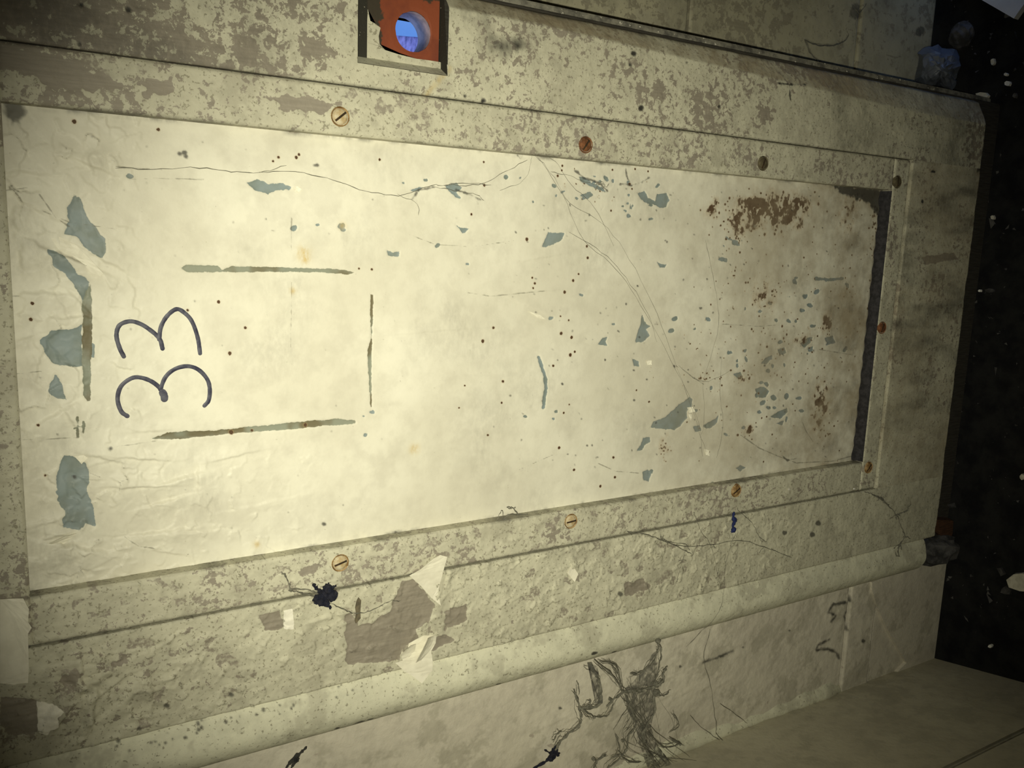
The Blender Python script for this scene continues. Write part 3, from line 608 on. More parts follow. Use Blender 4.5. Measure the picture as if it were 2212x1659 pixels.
# ------- bead strips
def bead_field(seed):
    def f(F):
        F.h += 0.00025 * fbm(F.X, F.Z, 0.006, seed) + 0.0001 * fbm(F.X, F.Z, 0.002, seed + 1)
        c = F.get('cover'); c[:] = np.clip(0.30 + 0.6 * fbm(F.X, F.Z, 0.03, seed + 2), 0, 1)
        c[:] = np.maximum(c, np.clip((F.Z - 0.53) / 0.1, 0, 1) * np.clip((F.X - 0.02) * 100, 0, 1) * np.clip(0.55 + 0.5 * fbm(F.X, F.Z, 0.02, 77), 0, 1))
        c[:] *= np.where(F.X < 0, 0.75, 1)
        g = F.get('grime_shade')
        de = np.minimum(np.minimum(np.abs(F.X - BX1), np.abs(F.X - BX0)), np.minimum(np.abs(F.X - PX1), np.abs(F.X - PX0))); g[:] = 0.8 * np.clip(1 - de / 0.0016, 0, 1) * np.clip(0.35 + fbm(F.X, F.Z, 0.02, seed + 4), 0, 1)
        g[:] = np.maximum(g, 0.35 * np.clip((0.30 - F.Z) / 0.2, 0, 1) * np.clip(0.2 + fbm(F.X, F.Z, 0.02, seed + 6), 0, 1))
        for p in ([(575,210),(620,202),(690,215),(735,222),(700,245),(620,240)], [(0,100),(80,105),(200,150),(270,180),(260,195),(120,192),(60,165),(0,140)], [(300,180),(370,168),(375,195),(320,210)],):
            F.poly('bare', p, 2.2, dig=0.25)
        F.poly('bare', [(625,1235),(660,1225),(690,1212),(685,1240),(650,1248)], 1.5, dig=0.2)
        F.soft('cover', 1770, 362, 6, 0.95); F.soft('cover', 1495, 345, 6, 0.9)
        rr = random.Random(seed)
        F.scabs(0.003, 0.55, 0.4, np.where(F.X < 0, 1.0, 0.35) * np.clip((F.Z - 0.2) / 0.1, 0.2, 1), seed, 1.3)
        F.get('bare')[:] = np.maximum(F.get('bare'), 0.52 * (F.lastlow > 0.3) * (fbm(F.X, F.Z, 0.02, seed + 8) > 0.05))
    return f
BYF = 0.0012
board('bead_strip', PX1, BX1 - 0.0004, PZ0, PZ1, BYF, 0.0007, 0.012, M['bead'], door, bead_field(41), edge=0.001)
board('bead_strip', BX0 + 0.0004, PX0, PZ0, PZ1, BYF, 0.0007, 0.012, M['bead'], door, bead_field(51), edge=0.001)
board('bead_strip', BX0 + 0.0004, BX1 - 0.0004, BZ0 + 0.0004, PZ0, BYF, 0.0007, 0.012, M['bead'], door, bead_field(61), edge=0.001)
board('bead_strip', BX0 + 0.0004, BX1 - 0.0004, PZ1, BZ1 - 0.0004, BYF, 0.0007, 0.012, M['bead'], door, bead_field(71), edge=0.001)
# dust lying on the ledge of the bottom bead
bm = bmesh.new(); n = 90; rows = []
for k in range(n + 1):
    x = PX0 + 0.0005 + (PX1 - PX0 - 0.001) * k / n; w = 0.0066 + 0.0010 * math.sin(k * 0.7) + 0.0006 * math.sin(k * 2.3)
    e = 1.0 if 0.05 < k / n < 0.95 else 1.4
    rows.append([bm.verts.new((x, PY + 0.001, PZ0)), bm.verts.new((x, PY - 0.0003, PZ0 + 0.0022 * e + 0.0006 * math.sin(k * 1.1))), bm.verts.new((x, PY - w * 0.6, PZ0 + 0.0010)), bm.verts.new((x, BYF + 0.0004, PZ0 + 0.0003)), bm.verts.new((x, BYF + 0.0004, PZ0 - 0.0002))])
for a, b in zip(rows[:-1], rows[1:]):
    for q in range(4): bm.faces.new((a[q], a[q + 1], b[q + 1], b[q]))
o = from_bm('ledge_dust', bm, M['dirtledge'], door, True); o['label'] = 'dark dust lying on the bottom ledge of the panel'

# ------- stiles and rails
def ragged(X, Z): return np.clip(1 - (Z - DZ0 - 0.001 - 0.0025 * np.clip(fbm(X, Z * 0, 0.02, 111), 0, 1)) / 0.002, 0, 1) * 0.004
RX0, RZ1, RZ0 = 0.0735, 0.5165, 0.4725         # notch for the lock in the right stile
def in_notch(X, Z): return (X > RX0) & (Z > RZ0) & (Z < RZ1)
def chamfer(X, Z):
    e0 = 0.0950 + 0.0085 * np.clip((Z - 0.12) / 0.30, 0, 1); u = np.clip((X - e0) / (0.1130 - e0), 0, 1)
    return 0.0085 * u ** 1.1 + 0.003 * np.clip((X - 0.1112) / 0.0018, 0, 1)
def right_field(F):
    F.h += 0.00030 * fbm(F.X, F.Z, 0.01, 81) + 0.00012 * fbm(F.X, F.Z, 0.003, 82)
    c = F.get('cover'); c[:] = np.clip(0.32 + 0.7 * fbm(F.X, F.Z, 0.035, 83), 0, 1)
    c[:] = np.maximum(c, np.clip((F.Z - 0.52) / 0.06, 0, 1) * np.clip(0.62 + 0.55 * fbm(F.X, F.Z, 0.03, 84), 0, 0.9))
    g = F.get('grime_shade'); g[:] = 0.6 * np.clip(fbm(F.X, F.Z, 0.03, 85) - 0.12, 0, 1)
    g[:] = np.maximum(g, 0.5 * np.clip(1 - (F.X - BX1) / 0.0012, 0, 1) * (F.Z > BZ0 - 0.001)); low = np.clip((0.20 - F.Z) / 0.12, 0, 1); g[:] = np.maximum(g, 0.5 * low * np.clip(0.35 + fbm(F.X, F.Z, 0.02, 89), 0, 1))
    g[:] = np.maximum(g, 0.5 * np.clip((F.Z - 0.50) / 0.1, 0, 1) * np.clip(0.6 + fbm(F.X, F.Z, 0.02, 86), 0, 1))
    for x, y, rx, ry in ((1080, 95, 70, 25), (1400, 60, 30, 20), (1040, 40, 40, 25), (1120, 100, 40, 20)): F.cloud('grime_shade', x, y, ry * 0.22, rx * 0.22, 0.8, 301, 0.008)
    ed = np.clip((F.X - 0.1085) / 0.003, 0, 1); g[:] = np.maximum(g, 0.85 * ed * np.clip(0.6 + fbm(F.X, F.Z, 0.02, 88), 0, 1))
    F.get('tan')[:] = 0.85 * np.clip((F.X - (0.0950 + 0.0085 * np.clip((F.Z - 0.12) / 0.30, 0, 1))) / 0.0015, 0, 1)  # chamfer darkened in colour: part dirt, part shade of its slope
    F.line('stain', [(972,148),(940,182),(905,225)], 1.5, 0.3, 1.2, val=0.5)
    for x, y, r in ((1385,233,6),(1045,218,5),(1005,207,4),(1370,115,6),(1362,140,3),(1485,135,3),(1555,230,3),(175,10,7),(278,22,7),(172,95,7)): F.blob('grime_shade', x, y, r, r, 0, 0.4, dig=0.5)
    for pts in ([(1365,105),(1378,108),(1368,120)], [(1680,180),(1710,183),(1745,182)], [(1705,186),(1708,215)]): F.line('grime_shade', pts, 0.7, 0.8, 0.4)
    for p in ([(1385,180),(1425,170),(1455,195),(1440,235),(1400,220)], [(1460,200),(1520,190),(1560,205),(1540,240),(1480,235)], [(1590,235),(1700,225),(1700,270),(1610,262)]): q_ = np.mean(p, 0); F.soft('cover', q_[0], q_[1], 10, 0.85)
    F.scabs(0.004, 0.25, 0.4, 1.0, 29, 1.3, 0.45)
    for p in ([(0,0),(60,0),(75,60),(0,75)], [(345,70),(400,62),(430,90),(420,120),(350,112)], [(440,60),(560,95),(640,110),(600,150),(520,135),(440,100)], [(110,20),(250,30),(340,60),(330,80),(200,65),(120,60)], [(640,85),(680,70),(720,130),(690,150)]): q_ = np.mean(p, 0); F.soft('cover', q_[0], q_[1], 9, 1.0)
sR = board('stile', BX1, 0.1130, DZ0, TOPZ, 0.0, 0.00065, 0.012, M['frame'], door, right_field, cut=in_notch, edge=0.0007, prof=lambda X, Z: chamfer(X, Z) + ragged(X, Z), emask=lambda X, Z: Z > BZ0 - 0.001)
def leftst_field(F):
    F.h += 0.00035 * fbm(F.X, F.Z, 0.008, 91) + 0.00015 * fbm(F.X, F.Z, 0.0025, 92)
    low = np.clip((F.Z - 0.14) / 0.12, 0, 1)
    c = F.get('cover'); c[:] = np.clip(0.10 + 0.45 * fbm(F.X, F.Z, 0.03, 93), 0, 1) * (0.3 + 0.7 * low)
    c[:] = np.maximum(c, 0.55 * np.clip((F.Z - 0.56) / 0.08, 0, 1) * np.clip(0.6 + fbm(F.X, F.Z, 0.02, 94), 0, 1))
    g = F.get('grime_shade'); g[:] = 0.3 * np.clip(fbm(F.X, F.Z, 0.015, 95) - 0.05, 0, 1)
    de = np.minimum(np.where(F.Z > BZ0 - 0.001, np.abs(F.X - BX0), 1), np.abs(F.X - DX0)); g[:] = np.maximum(g, 0.42 * np.clip(1 - de / 0.0011, 0, 1))
    B = lambda p, a=0.7: F.poly('bare', p, a, dig=0.35)
    B([(742,1330),(760,1322),(775,1350),(808,1346),(815,1335),(845,1322),(850,1290),(868,1256),(892,1252),(905,1262),(925,1290),(940,1308),(925,1345),(900,1360),(905,1385),(870,1400),(862,1425),(800,1432),(752,1436),(745,1425),(750,1395),(742,1372),(748,1350)])
    B([(560,1330),(605,1316),(612,1352),(600,1360),(572,1362)])
    B([(0,1505),(70,1510),(80,1515),(82,1580),(60,1590),(20,1585),(0,1560)], 0.5)
    for p in ([(235,1430),(270,1415),(280,1425),(240,1440)], [(125,1470),(160,1440),(180,1450),(150,1475)], [(960,1320),(1010,1300),(1010,1340),(960,1360)], [(900,1400),(950,1370),(990,1380),(920,1410)], [(1350,1260),(1390,1250),(1410,1270),(1350,1290)]): B(p, 1.6)
    F.poly('fresh', [(80,1515),(122,1520),(138,1530),(125,1545),(128,1570),(110,1575),(105,1590),(82,1582)], 0.5)
    F.poly('fresh', [(612,1318),(632,1315),(635,1360),(613,1358)], 0.3)
    rr = random.Random(9)
    wgt = np.clip((F.Z - 0.16) / 0.10, 0, 1)
    F.scabs(0.0042, 0.95, 0.45, wgt, 5, 1.3); lo1 = F.lastlow.copy(); F.scabs(0.0085, 1.0, 0.35, wgt * np.clip(0.5 + fbm(F.X, F.Z, 0.05, 97), 0, 1), 9, 1.2)
    F.get('bare')[:] = np.maximum(F.get('bare'), 0.52 * (lo1 > 0.5) * (fbm(F.X, F.Z, 0.025, 98) > 0.18))
    for k in range(60):
        x = rr.uniform(60, 1560); yy = 1380 + (1560 - 1380) * rr.random() - x * 0.20
        F.lift(x, yy, rr.uniform(8, 34), rr.uniform(5, 14), rr.choice((150, 330, 300, 120)) + rr.uniform(-30, 30), rr.uniform(0.2, 0.85))
    for k in range(26):
        F.lift(rr.uniform(60, 330), rr.uniform(1420, 1570), rr.uniform(30, 60), rr.uniform(14, 30), rr.uniform(120, 330), rr.uniform(0.5, 1.1))
    for pts in ([(1360,1150),(1400,1158),(1440,1168)],): F.line('crack', pts, 0.8)
    for x, y in ((300,1570),(360,1525),(500,1500),(1340,1283),(1755,1155),(1768,1130),(1695,1150)): F.blob('grime_shade', x, y, 6, 5, 20, 0.6, val=0.8)
board('stile', DX0 + 0.0004, BX0, DZ0, TOPZ, 0.0, 0.00062, 0.03, M['frame'], door, leftst_field, edge=0.0006, prof=lambda X, Z: ragged(X, Z), emask=lambda X, Z: (Z > BZ0 - 0.001) | (X < DX0 + 0.003))
def rail_field(F):
    F.h += 0.00025 * fbm(F.X, F.Z, 0.02, 101) + 0.0001 * fbm(F.X, F.Z, 0.004, 102)
    c = F.get('cover'); c[:] = np.clip(0.30 + 0.6 * fbm(F.X, F.Z, 0.025, 103), 0, 1) * np.clip((F.X + 0.20) / 0.12, 0.3, 1); F.get('tan')[:] = 0.5
    g = F.get('grime_shade'); g[:] = 0.65 * np.clip(fbm(F.X, F.Z * 0.3, 0.012, 104) + 0.28, 0, 1) * np.clip((F.X + 0.25) / 0.2, 0.3, 1)  # streaky dirt, darkened further to stand in for torch falloff
    b_ = F.get('rust'); b_[:] = 0.8 * np.clip(1 - (F.Z - DZ0) / 0.018 + 0.5 * fbm(F.X, F.Z, 0.02, 105), 0, 1) * np.clip(0.1 + 1.6 * fbm(F.X, F.Z, 0.05, 106), 0, 1)
    F.poly('bare', [(1990,555),(2060,545),(2070,560),(2000,572)], 1.0, dig=0.2)
    F.poly('grime_shade', [(2125,290),(2150,280),(2140,370),(2118,360)], 1.2, val=0.9); F.poly('grime_shade', [(2112,350),(2130,355),(2128,372),(2110,372)], 1, val=0.9)
    F.blob('grime_shade', 2016, 371, 5, 3); F.blob('grime_shade', 1992, 435, 3, 5)
    F.line('crack', [(1882,1068),(1912,1085),(1938,1112)], 0.6)
board('bottom_rail', BX0, BX1, DZ0, BZ0, 0.0, 0.00065, 0.03, M['frame'], door, rail_field, edge=0.0006, prof=lambda X, Z: ragged(X, Z), emask=lambda X, Z: Z > BZ0 - 0.002)
board('top_rail', BX0 + 0.0002, BX1 - 0.0002, BZ1, TOPZ, 0.0, 0.0016, 0.03, M['frame'], door, lambda F: F.get('cover').__iadd__(0.5), edge=0.0006)
# upper half of the door, above the photograph
box('upper_panel', PX0, PX1, PY, PY + 0.003, TOPZ + 0.06, 1.85, M['panel'], door)
for x0, x1, z0, z1 in ((DX0 + 0.0004, PX0, TOPZ + 0.0005, DZT), (PX1, 0.1130, TOPZ + 0.0005, DZT), (PX0, PX1, TOPZ + 0.0005, TOPZ + 0.06), (PX0, PX1, 1.85, DZT)):
    box('upper_frame', x0, x1, 0.0, 0.03, z0, z1, M['frame'], door, 0.001)
# added backing that blocks daylight leaks at the joints, bored hole left free
HC = at(893, 69, 0.0088); HX, HZ, HR = HC[0], HC[2], 0.0089
bm = bmesh.new(); q = 0.0095
box_bm(bm, DX0 + 0.001, HX - q, 0.0118, 0.0225, DZ0 + 0.006, DZT); box_bm(bm, HX + q, 0.1142, 0.0118, 0.0225, DZ0 + 0.006, DZT)
box_bm(bm, HX - q, HX + q, 0.0118, 0.0225, DZ0 + 0.006, HZ - q); box_bm(bm, HX - q, HX + q, 0.0118, 0.0225, HZ + q, DZT)
from_bm('leak_backing', bm, M['core'], door)
# notch: grimy black inner cheeks, cream floor, pale chamfered lip, red plate
bm = bmesh.new()
def quad(bm, *p): bm.faces.new([bm.verts.new(v) for v in p])
e = 0.0003; XE = 0.1130
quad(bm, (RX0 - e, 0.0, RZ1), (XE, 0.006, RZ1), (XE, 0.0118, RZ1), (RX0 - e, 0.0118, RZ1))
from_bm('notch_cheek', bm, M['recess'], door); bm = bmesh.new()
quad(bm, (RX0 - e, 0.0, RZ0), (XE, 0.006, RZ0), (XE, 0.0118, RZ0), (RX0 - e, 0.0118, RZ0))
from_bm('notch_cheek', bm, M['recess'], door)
bm = bmesh.new(); quad(bm, (RX0 + 0.0002, 0.0, RZ0), (RX0 + 0.0002, 0.0, RZ1), (RX0 + 0.0042, 0.0072, RZ1), (RX0 + 0.0042, 0.0072, RZ0))
quad(bm, (RX0 + 0.0042, 0.0072, RZ0), (RX0 + 0.0042, 0.0072, RZ1), (RX0 + 0.0042, 0.0118, RZ1), (RX0 + 0.0042, 0.0118, RZ0))
from_bm('notch_lip', bm, M['trim'], door)
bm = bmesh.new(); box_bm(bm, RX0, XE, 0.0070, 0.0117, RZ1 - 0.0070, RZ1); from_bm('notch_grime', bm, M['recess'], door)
# cream scab of paint around the plate with a broken edge
def scab(name, pix, Y0, Y1, mat):
    bm = bmesh.new(); P = [at(*p, Y0) for p in pix]; a = [bm.verts.new(p) for p in P]; b = [bm.verts.new((p[0], Y1, p[2])) for p in P]
    bm.faces.new(a); bm.faces.new(b[::-1]); n = len(a)
    for k in range(n): bm.faces.new((a[k], b[k], b[(k + 1) % n], a[(k + 1) % n]))
    bmesh.ops.triangulate(bm, faces=[f for f in bm.faces if len(f.verts) > 4]); return from_bm(name, bm, mat, door)
scab('paint_scab', [(795,20),(800,45),(812,52),(822,60),(818,78),(820,95),(832,108),(860,117),(880,122),(900,127),(925,130),(950,134),(968,140),(972,170),(900,170),(788,160),(790,90)], 0.0072, 0.0117, M['bead'])
# red plate with its bore
N = 40; bm = bmesh.new(); x0, x1, z0, z1 = RX0 + 0.0028, 0.1130, RZ0 + 0.0005, RZ1 - 0.0075
def sq(a):
    c, s = math.cos(a), math.sin(a); k = 9.0
    if c > 1e-6: k = min(k, (x1 - HX) / c)
    if c < -1e-6: k = min(k, (x0 - HX) / c)
    if s > 1e-6: k = min(k, (z1 - HZ) / s)
    if s < -1e-6: k = min(k, (z0 - HZ) / s)
    return HX + c * k, HZ + s * k
rr = random.Random(2); RN = 7; rings = [[] for _ in range(RN)]
for k in range(N):
    a = 2 * math.pi * k / N; j_ = 1 + rr.uniform(-0.02, 0.02); X, Z = sq(a)
    for q_ in range(RN):
        t_ = q_ / (RN - 1); x_ = HX + HR * j_ * math.cos(a) * (1 - t_) + (X - HX) * t_; z_ = HZ + HR * j_ * math.sin(a) * (1 - t_) + (Z - HZ) * t_
        rings[q_].append(bm.verts.new((x_, 0.0090 if q_ == 0 else 0.0088, z_)))
for k in range(N):
    j_ = (k + 1) % N
    for q_ in range(RN - 1): bm.faces.new((rings[q_][k], rings[q_ + 1][k], rings[q_ + 1][j_], rings[q_][j_]))
plate = from_bm('lock_plate', bm, M['red'], door); plate['label'] = 'red primed plate with a round bored hole'
wa = plate.data.attributes.new('worn', 'FLOAT', 'POINT')
for v in plate.data.vertices: wa.data[v.index].value = 0.75 * max(0.0, min(1.0, max((HZ - 0.0115 - v.co.z) / 0.004, (v.co.z - HZ - 0.013) / 0.005, (v.co.x - HX - 0.011) / 0.006)))
bm = bmesh.new(); A = []; Bv = []; D = []
for k in range(N):
    a = 2 * math.pi * k / N; c, s = math.cos(a), math.sin(a)
    A.append(bm.verts.new((HX + HR * c, 0.0091, HZ + HR * s))); Bv.append(bm.verts.new((HX + HR * c, 0.0228, HZ + HR * s))); D.append(bm.verts.new((HX + 0.0145 * c, 0.0228, HZ + 0.0145 * s)))
for k in range(N):
    j = (k + 1) % N; bm.faces.new((A[k], Bv[k], Bv[j], A[j])); bm.faces.new((Bv[k], D[k], D[j], Bv[j]))
from_bm('bore_lining', bm, M['bore'], plate, True)

# ------- screws
def screw_mesh():
    bm = bmesh.new(); prof = [(0.0, -0.00075), (0.0022, -0.0007), (0.0033, -0.00045), (0.0036, 0.0002), (0.0036, 0.0020)]; rings = []
    n = 20; c0 = bm.verts.new((0, prof[0][1], 0))
    for r, y in prof[1:]: rings.append([bm.verts.new((r * math.cos(2 * math.pi * k / n), y, r * math.sin(2 * math.pi * k / n))) for k in range(n)])
    for k in range(n): bm.faces.new((c0, rings[0][k], rings[0][(k + 1) % n]))
    for a, b in zip(rings[:-1], rings[1:]):
        for k in range(n): bm.faces.new((a[k], b[k], b[(k + 1) % n], a[(k + 1) % n]))
    bmesh.ops.recalc_face_normals(bm, faces=bm.faces); me = bpy.data.meshes.new('screw'); bm.to_mesh(me); bm.free()
    me.polygons.foreach_set('use_smooth', np.ones(len(me.polygons), bool)); return me
def slot_mesh():
    bm = bmesh.new(); box_bm(bm, -0.0031, 0.0031, -0.00085, 0.0002, -0.00045, 0.00045); me = bpy.data.meshes.new('slot'); bm.to_mesh(me); bm.free(); return me
def cup_mesh():
    bm = bmesh.new(); n = 24; a = []; b = []; c = []
    for k in range(n):
        t_ = 2 * math.pi * k / n; x, z = math.cos(t_), math.sin(t_)
        a.append(bm.verts.new((0.0035 * x, 0.0001, 0.0035 * z))); b.append(bm.verts.new((0.0041 * x, -0.0006, 0.0041 * z))); c.append(bm.verts.new((0.0046 * x, 0.0006, 0.0046 * z)))
    for k in range(n):
        j = (k + 1) % n; bm.faces.new((a[k], b[k], b[j], a[j])); bm.faces.new((b[k], c[k], c[j], b[j]))
    bmesh.ops.recalc_face_normals(bm, faces=bm.faces); me = bpy.data.meshes.new('screw_cup'); bm.to_mesh(me); bm.free(); return me
sl = slot_mesh(); sl.materials.append(M['slot'])
meshes = {k: screw_mesh() for k in ('brass', 'brassp', 'rusty', 'grimy')}
cups = {k: cup_mesh() for k in meshes}
for k, me in meshes.items(): me.materials.append(M[k]); cups[k].materials.append(M['brass' if k == 'brassp' else k])
for x, y, kind, ang in ((735,252,'brassp',50),(735,1216,'brassp',75),(1265,313,'rusty',35),(1233,1126,'brassp',85),(1648,353,'grimy',20),(1590,1060,'brass',60),(1938,393,'grimy',0),(1876,1010,'brass',40),(1905,708,'rusty',20)):
    p = at(x, y, BYF)
    o = link('screw', meshes[kind], None, door); o.location = p
    c = link('slot', sl, None, o); c.rotation_euler = (0, math.radians(ang), 0)
    link('screw_cup', cups[kind], None, o)

# ------- loose paint still hanging on the door
def flake(name, pix, Y, curl, axis, mat, parent, thick=0.00025, bend=1.0, seed=0):
    """a curled sheet of paint: outline on the surface, rising away from its hinge side"""
    P = np.array([at(*p, Y) for p in pix]); c = P.mean(0); a = math.radians(axis)
    d = np.array([-math.sin(a), -math.cos(a)])                # axis in (x, z); 0 = towards image right
    bm = bmesh.new(); vs = [bm.verts.new(p) for p in P]; f = bm.faces.new(vs)
    bmesh.ops.triangulate(bm, faces=[f]); bmesh.ops.subdivide_edges(bm, edges=list(bm.edges), cuts=3, use_grid_fill=True)
    bmesh.ops.triangulate(bm, faces=list(bm.faces))
    s = np.array([[v.co.x, v.co.z] for v in bm.verts]) @ d; lo_, hi_ = s.min(), s.max(); r = random.Random(seed)
    for v, sv in zip(bm.verts, s):
        u = (sv - lo_) / max(hi_ - lo_, 1e-6)
        v.co.y -= 0.0004 + curl / 1000 * u ** 2 * bend + 0.00012 * r.uniform(-1, 1)
    g = bmesh.ops.extrude_face_region(bm, geom=list(bm.faces))
    for v in [v for v in g['geom'] if isinstance(v, bmesh.types.BMVert)]: v.co.y += thick
    return from_bm(name, bm, mat, parent)
FL = [([(880,1240),(905,1228),(935,1205),(950,1198),(965,1202),(960,1220),(955,1240),(948,1265),(945,1280),(952,1308),(930,1290),(905,1262)], 0, 2.0, 200),
      ([(852,1430),(868,1425),(866,1408),(880,1405),(882,1390),(895,1388),(898,1400),(915,1372),(925,1378),(942,1372),(940,1388),(930,1405),(932,1425),(930,1445),(915,1455),(905,1470),(885,1455),(872,1448)], -0.001, 3.0, 90),
      ([(890,1424),(905,1398),(915,1372),(925,1378),(942,1372),(940,1388),(925,1408),(908,1424)], -0.003, 4.5, 210),
      ([(866,1424),(866,1408),(880,1405),(882,1390),(895,1388),(896,1404),(884,1418)], -0.0025, 2.5, 250),
      ([(1225,1238),(1235,1218),(1246,1238),(1238,1255)], 0, 1.2, 30),
      ([(0,1294),(50,1290),(62,1312),(60,1340),(68,1352),(60,1365),(50,1372),(52,1420),(62,1440),(60,1472),(30,1478),(0,1475)], -0.001, 1.5, 0)]
for k, (pix, Y, curl, ax) in enumerate(FL): flake('paint_flake', pix, Y, curl, ax, M['flake'], door, seed=k)
for k, (pix, curl, ax) in enumerate([([(632,405),(642,402),(650,408),(644,416),(636,413)], 0.8, 0), ([(1484,880),(1495,878),(1498,888),(1488,892)], 1.2, 0), ([(1486,893),(1494,895),(1490,908)], 0.8, 60), ([(1396,779),(1405,778),(1405,787),(1398,788)], 0.8, 0),
        ([(160,985),(180,982),(190,988),(175,1000)], 1.6, 90), ([(108,510),(130,512),(165,530),(195,560),(222,590),(205,602),(180,570),(155,552),(125,538)], 2.6, 100), ([(105,1170),(140,1155),(165,1150),(150,1165),(128,1182)], 2.0, 250), ([(1140,672),(1165,680),(1178,690),(1160,686)], 0.5, 0), ([(1522,970),(1530,972),(1530,984),(1524,982)], 0.6, 0)]):
    flake('paint_flake', pix, PY, curl, ax, M['flake'], door, seed=20 + k)
adopt(door)

# ------------------------------------------------------------------ cobwebs and fluff
def tube(bm, P, r, sides=4, rnd=None):
    P = [np.array(p, float) for p in P]; rows = []
    for k, p in enumerate(P):
        d = P[min(k + 1, len(P) - 1)] - P[max(k - 1, 0)]; d = d / (np.linalg.norm(d) + 1e-9)
        u = np.cross(d, [0, 1, 0.3]); u /= np.linalg.norm(u) + 1e-9; w = np.cross(d, u)
        rk = r * (rnd.uniform(0.5, 1.6) if rnd else 1.0) * (0.5 if k in (0, len(P) - 1) else 1)
        rows.append([bm.verts.new(p + rk * (u * math.cos(2 * math.pi * q / sides) + w * math.sin(2 * math.pi * q / sides))) for q in range(sides)])
    for a, b in zip(rows[:-1], rows[1:]):
        for q in range(sides): bm.faces.new((a[q], a[(q + 1) % sides], b[(q + 1) % sides], b[q]))
    bm.faces.new(rows[0][::-1]); bm.faces.new(rows[-1])
def thread(bm, pix, Y, rmm, rnd, wob=0.0004, sag=0.0, n=5):
    P = catmull([at(*p, (p[2] if len(p) > 2 else Y)) if len(p) < 3 else at(p[0], p[1], p[2]) for p in pix], n)
    m_ = len(P) - 1
    P = [p + np.array([rnd.uniform(-1, 1), rnd.uniform(-0.5, 0.5), rnd.uniform(-1, 1)]) * wob - np.array([0, sag * math.sin(math.pi * k / m_), 0]) for k, p in enumerate(P)]
    tube(bm, P, rmm / 1000, 4, rnd)
def knot(bm, c, r, rnd, n=1):
    g = bmesh.ops.create_icosphere(bm, subdivisions=2, radius=r)
    for v in g['verts']: v.co = v.co * rnd.uniform(0.6, 1.4) + Vector(c)

rnd = random.Random(11)
def web(name, label, strands, Y, r, mat='dust', knots=(), group=None, wob=0.0004, cat='cobweb', fringe=0):
    bm = bmesh.new()
    for s in strands:
        thread(bm, s, Y, r, rnd, wob)
        for k in range(fringe):
            p = s[rnd.randrange(len(s))]; q = (p[0] + rnd.uniform(-14, 14), p[1] + rnd.uniform(-14, 14)); thread(bm, [p, ((p[0] + q[0]) / 2 + rnd.uniform(-3, 3), (p[1] + q[1]) / 2 + rnd.uniform(-3, 3)), q], Y, r * 0.8, rnd, wob)
    for x, y, rk in knots: knot(bm, at(x, y, Y), rk / 1000, rnd)
    o = from_bm(name, bm, M[mat]); return tag(o, label, cat, group)
web('cobweb', 'long fine cobweb threads slanting across the middle of the numbered panel', [
    [(1150,330),(1190,372),(1232,440),(1300,482),(1360,560),(1420,680),(1465,800),(1500,900),(1525,975)],
    [(1160,335),(1215,420),(1262,520),(1330,580),(1385,660),(1440,760),(1490,860),(1512,930),(1518,985)],
    [(1165,330),(1200,350),(1235,400),(1285,450),(1325,530)], [(1230,500),(1300,545),(1352,600),(1400,680),(1420,740)], [(1150,328),(1146,352),(1130,392),(1080,410)],
    [(1190,372),(1230,380),(1270,395),(1300,400)], [(1518,820),(1522,900),(1515,940)], [(1560,770),(1555,850),(1562,920),(1548,990)], [(1525,520),(1540,600),(1552,700),(1520,820)], [(1465,790),(1518,825),(1580,800)]], PY - 0.0016, 0.075, knots=((1152,330,0.5),))
web('cobweb', 'dusty hair thread draped along the upper part of the panel above the digits', [
    [(250,362),(330,366),(430,362),(500,372),(560,372),(620,358)], [(560,372),(640,372),(720,390),(790,412),(860,422),(925,402),(965,400),(1035,398),(1090,372),(1140,345)], [(930,402),(980,412),(1030,420),(1045,432)], [(960,400),(1000,395),(1060,400)], [(860,420),(900,440),(905,465)]], PY - 0.0012, 0.11)
web('cobweb', 'tiny dark curled cobweb knot on the upper right of the panel', [[(1288,398),(1298,392),(1306,400),(1298,408),(1290,402),(1300,396),(1310,404)]], PY - 0.0008, 0.14, 'dust', fringe=2)
web('cobweb', 'small dusty cobweb tangle at the lower panel edge below the digits end', [[(1060,1138),(1075,1122),(1085,1102),(1088,1128)], [(1070,1135),(1095,1125),(1120,1118),(1110,1100),(1095,1095)], [(1050,1140),(1090,1130),(1130,1125)], [(1080,1130),(1100,1112),(1140,1112)]], 0.003, 0.22, knots=((1092,1124,0.9), (1108,1122,0.6)), fringe=3)
web('cobweb', 'long cobweb strand slung along the left stile below the screw', [[(1355,1148),(1400,1155),(1440,1172),(1490,1180),(1540,1176),(1600,1168),(1650,1182),(1710,1204)], [(1430,1165),(1470,1185),(1495,1197)], [(1440,1170),(1480,1176),(1490,1190)], [(1500,1110),(1515,1150),(1535,1178),(1550,1240),(1545,1250)], [(1480,1190),(1475,1210),(1460,1260)], [(1600,1108),(1625,1130),(1640,1160),(1645,1170)]], -0.0035, 0.16, fringe=3)
web('cobweb', 'thick sooty cobweb strand curving over the bottom left corner of the door', [[(1868,1062),(1885,1068),(1912,1086),(1936,1112),(1948,1140),(1956,1160)], [(1956,1160),(1944,1176),(1940,1190),(1943,1203)], [(1912,1086),(1905,1075),(1890,1072)], [(1936,1112),(1955,1105),(1962,1100)]], -0.002, 0.42, 'dust', knots=((1954,1160,0.8),), fringe=3)
web('cobweb', 'single cobweb thread hanging from the blue lint across the moulding', [[(1590,1150),(1578,1180),(1566,1230),(1562,1290),(1548,1330),(1510,1370),(1482,1398)]], -0.005, 0.12)
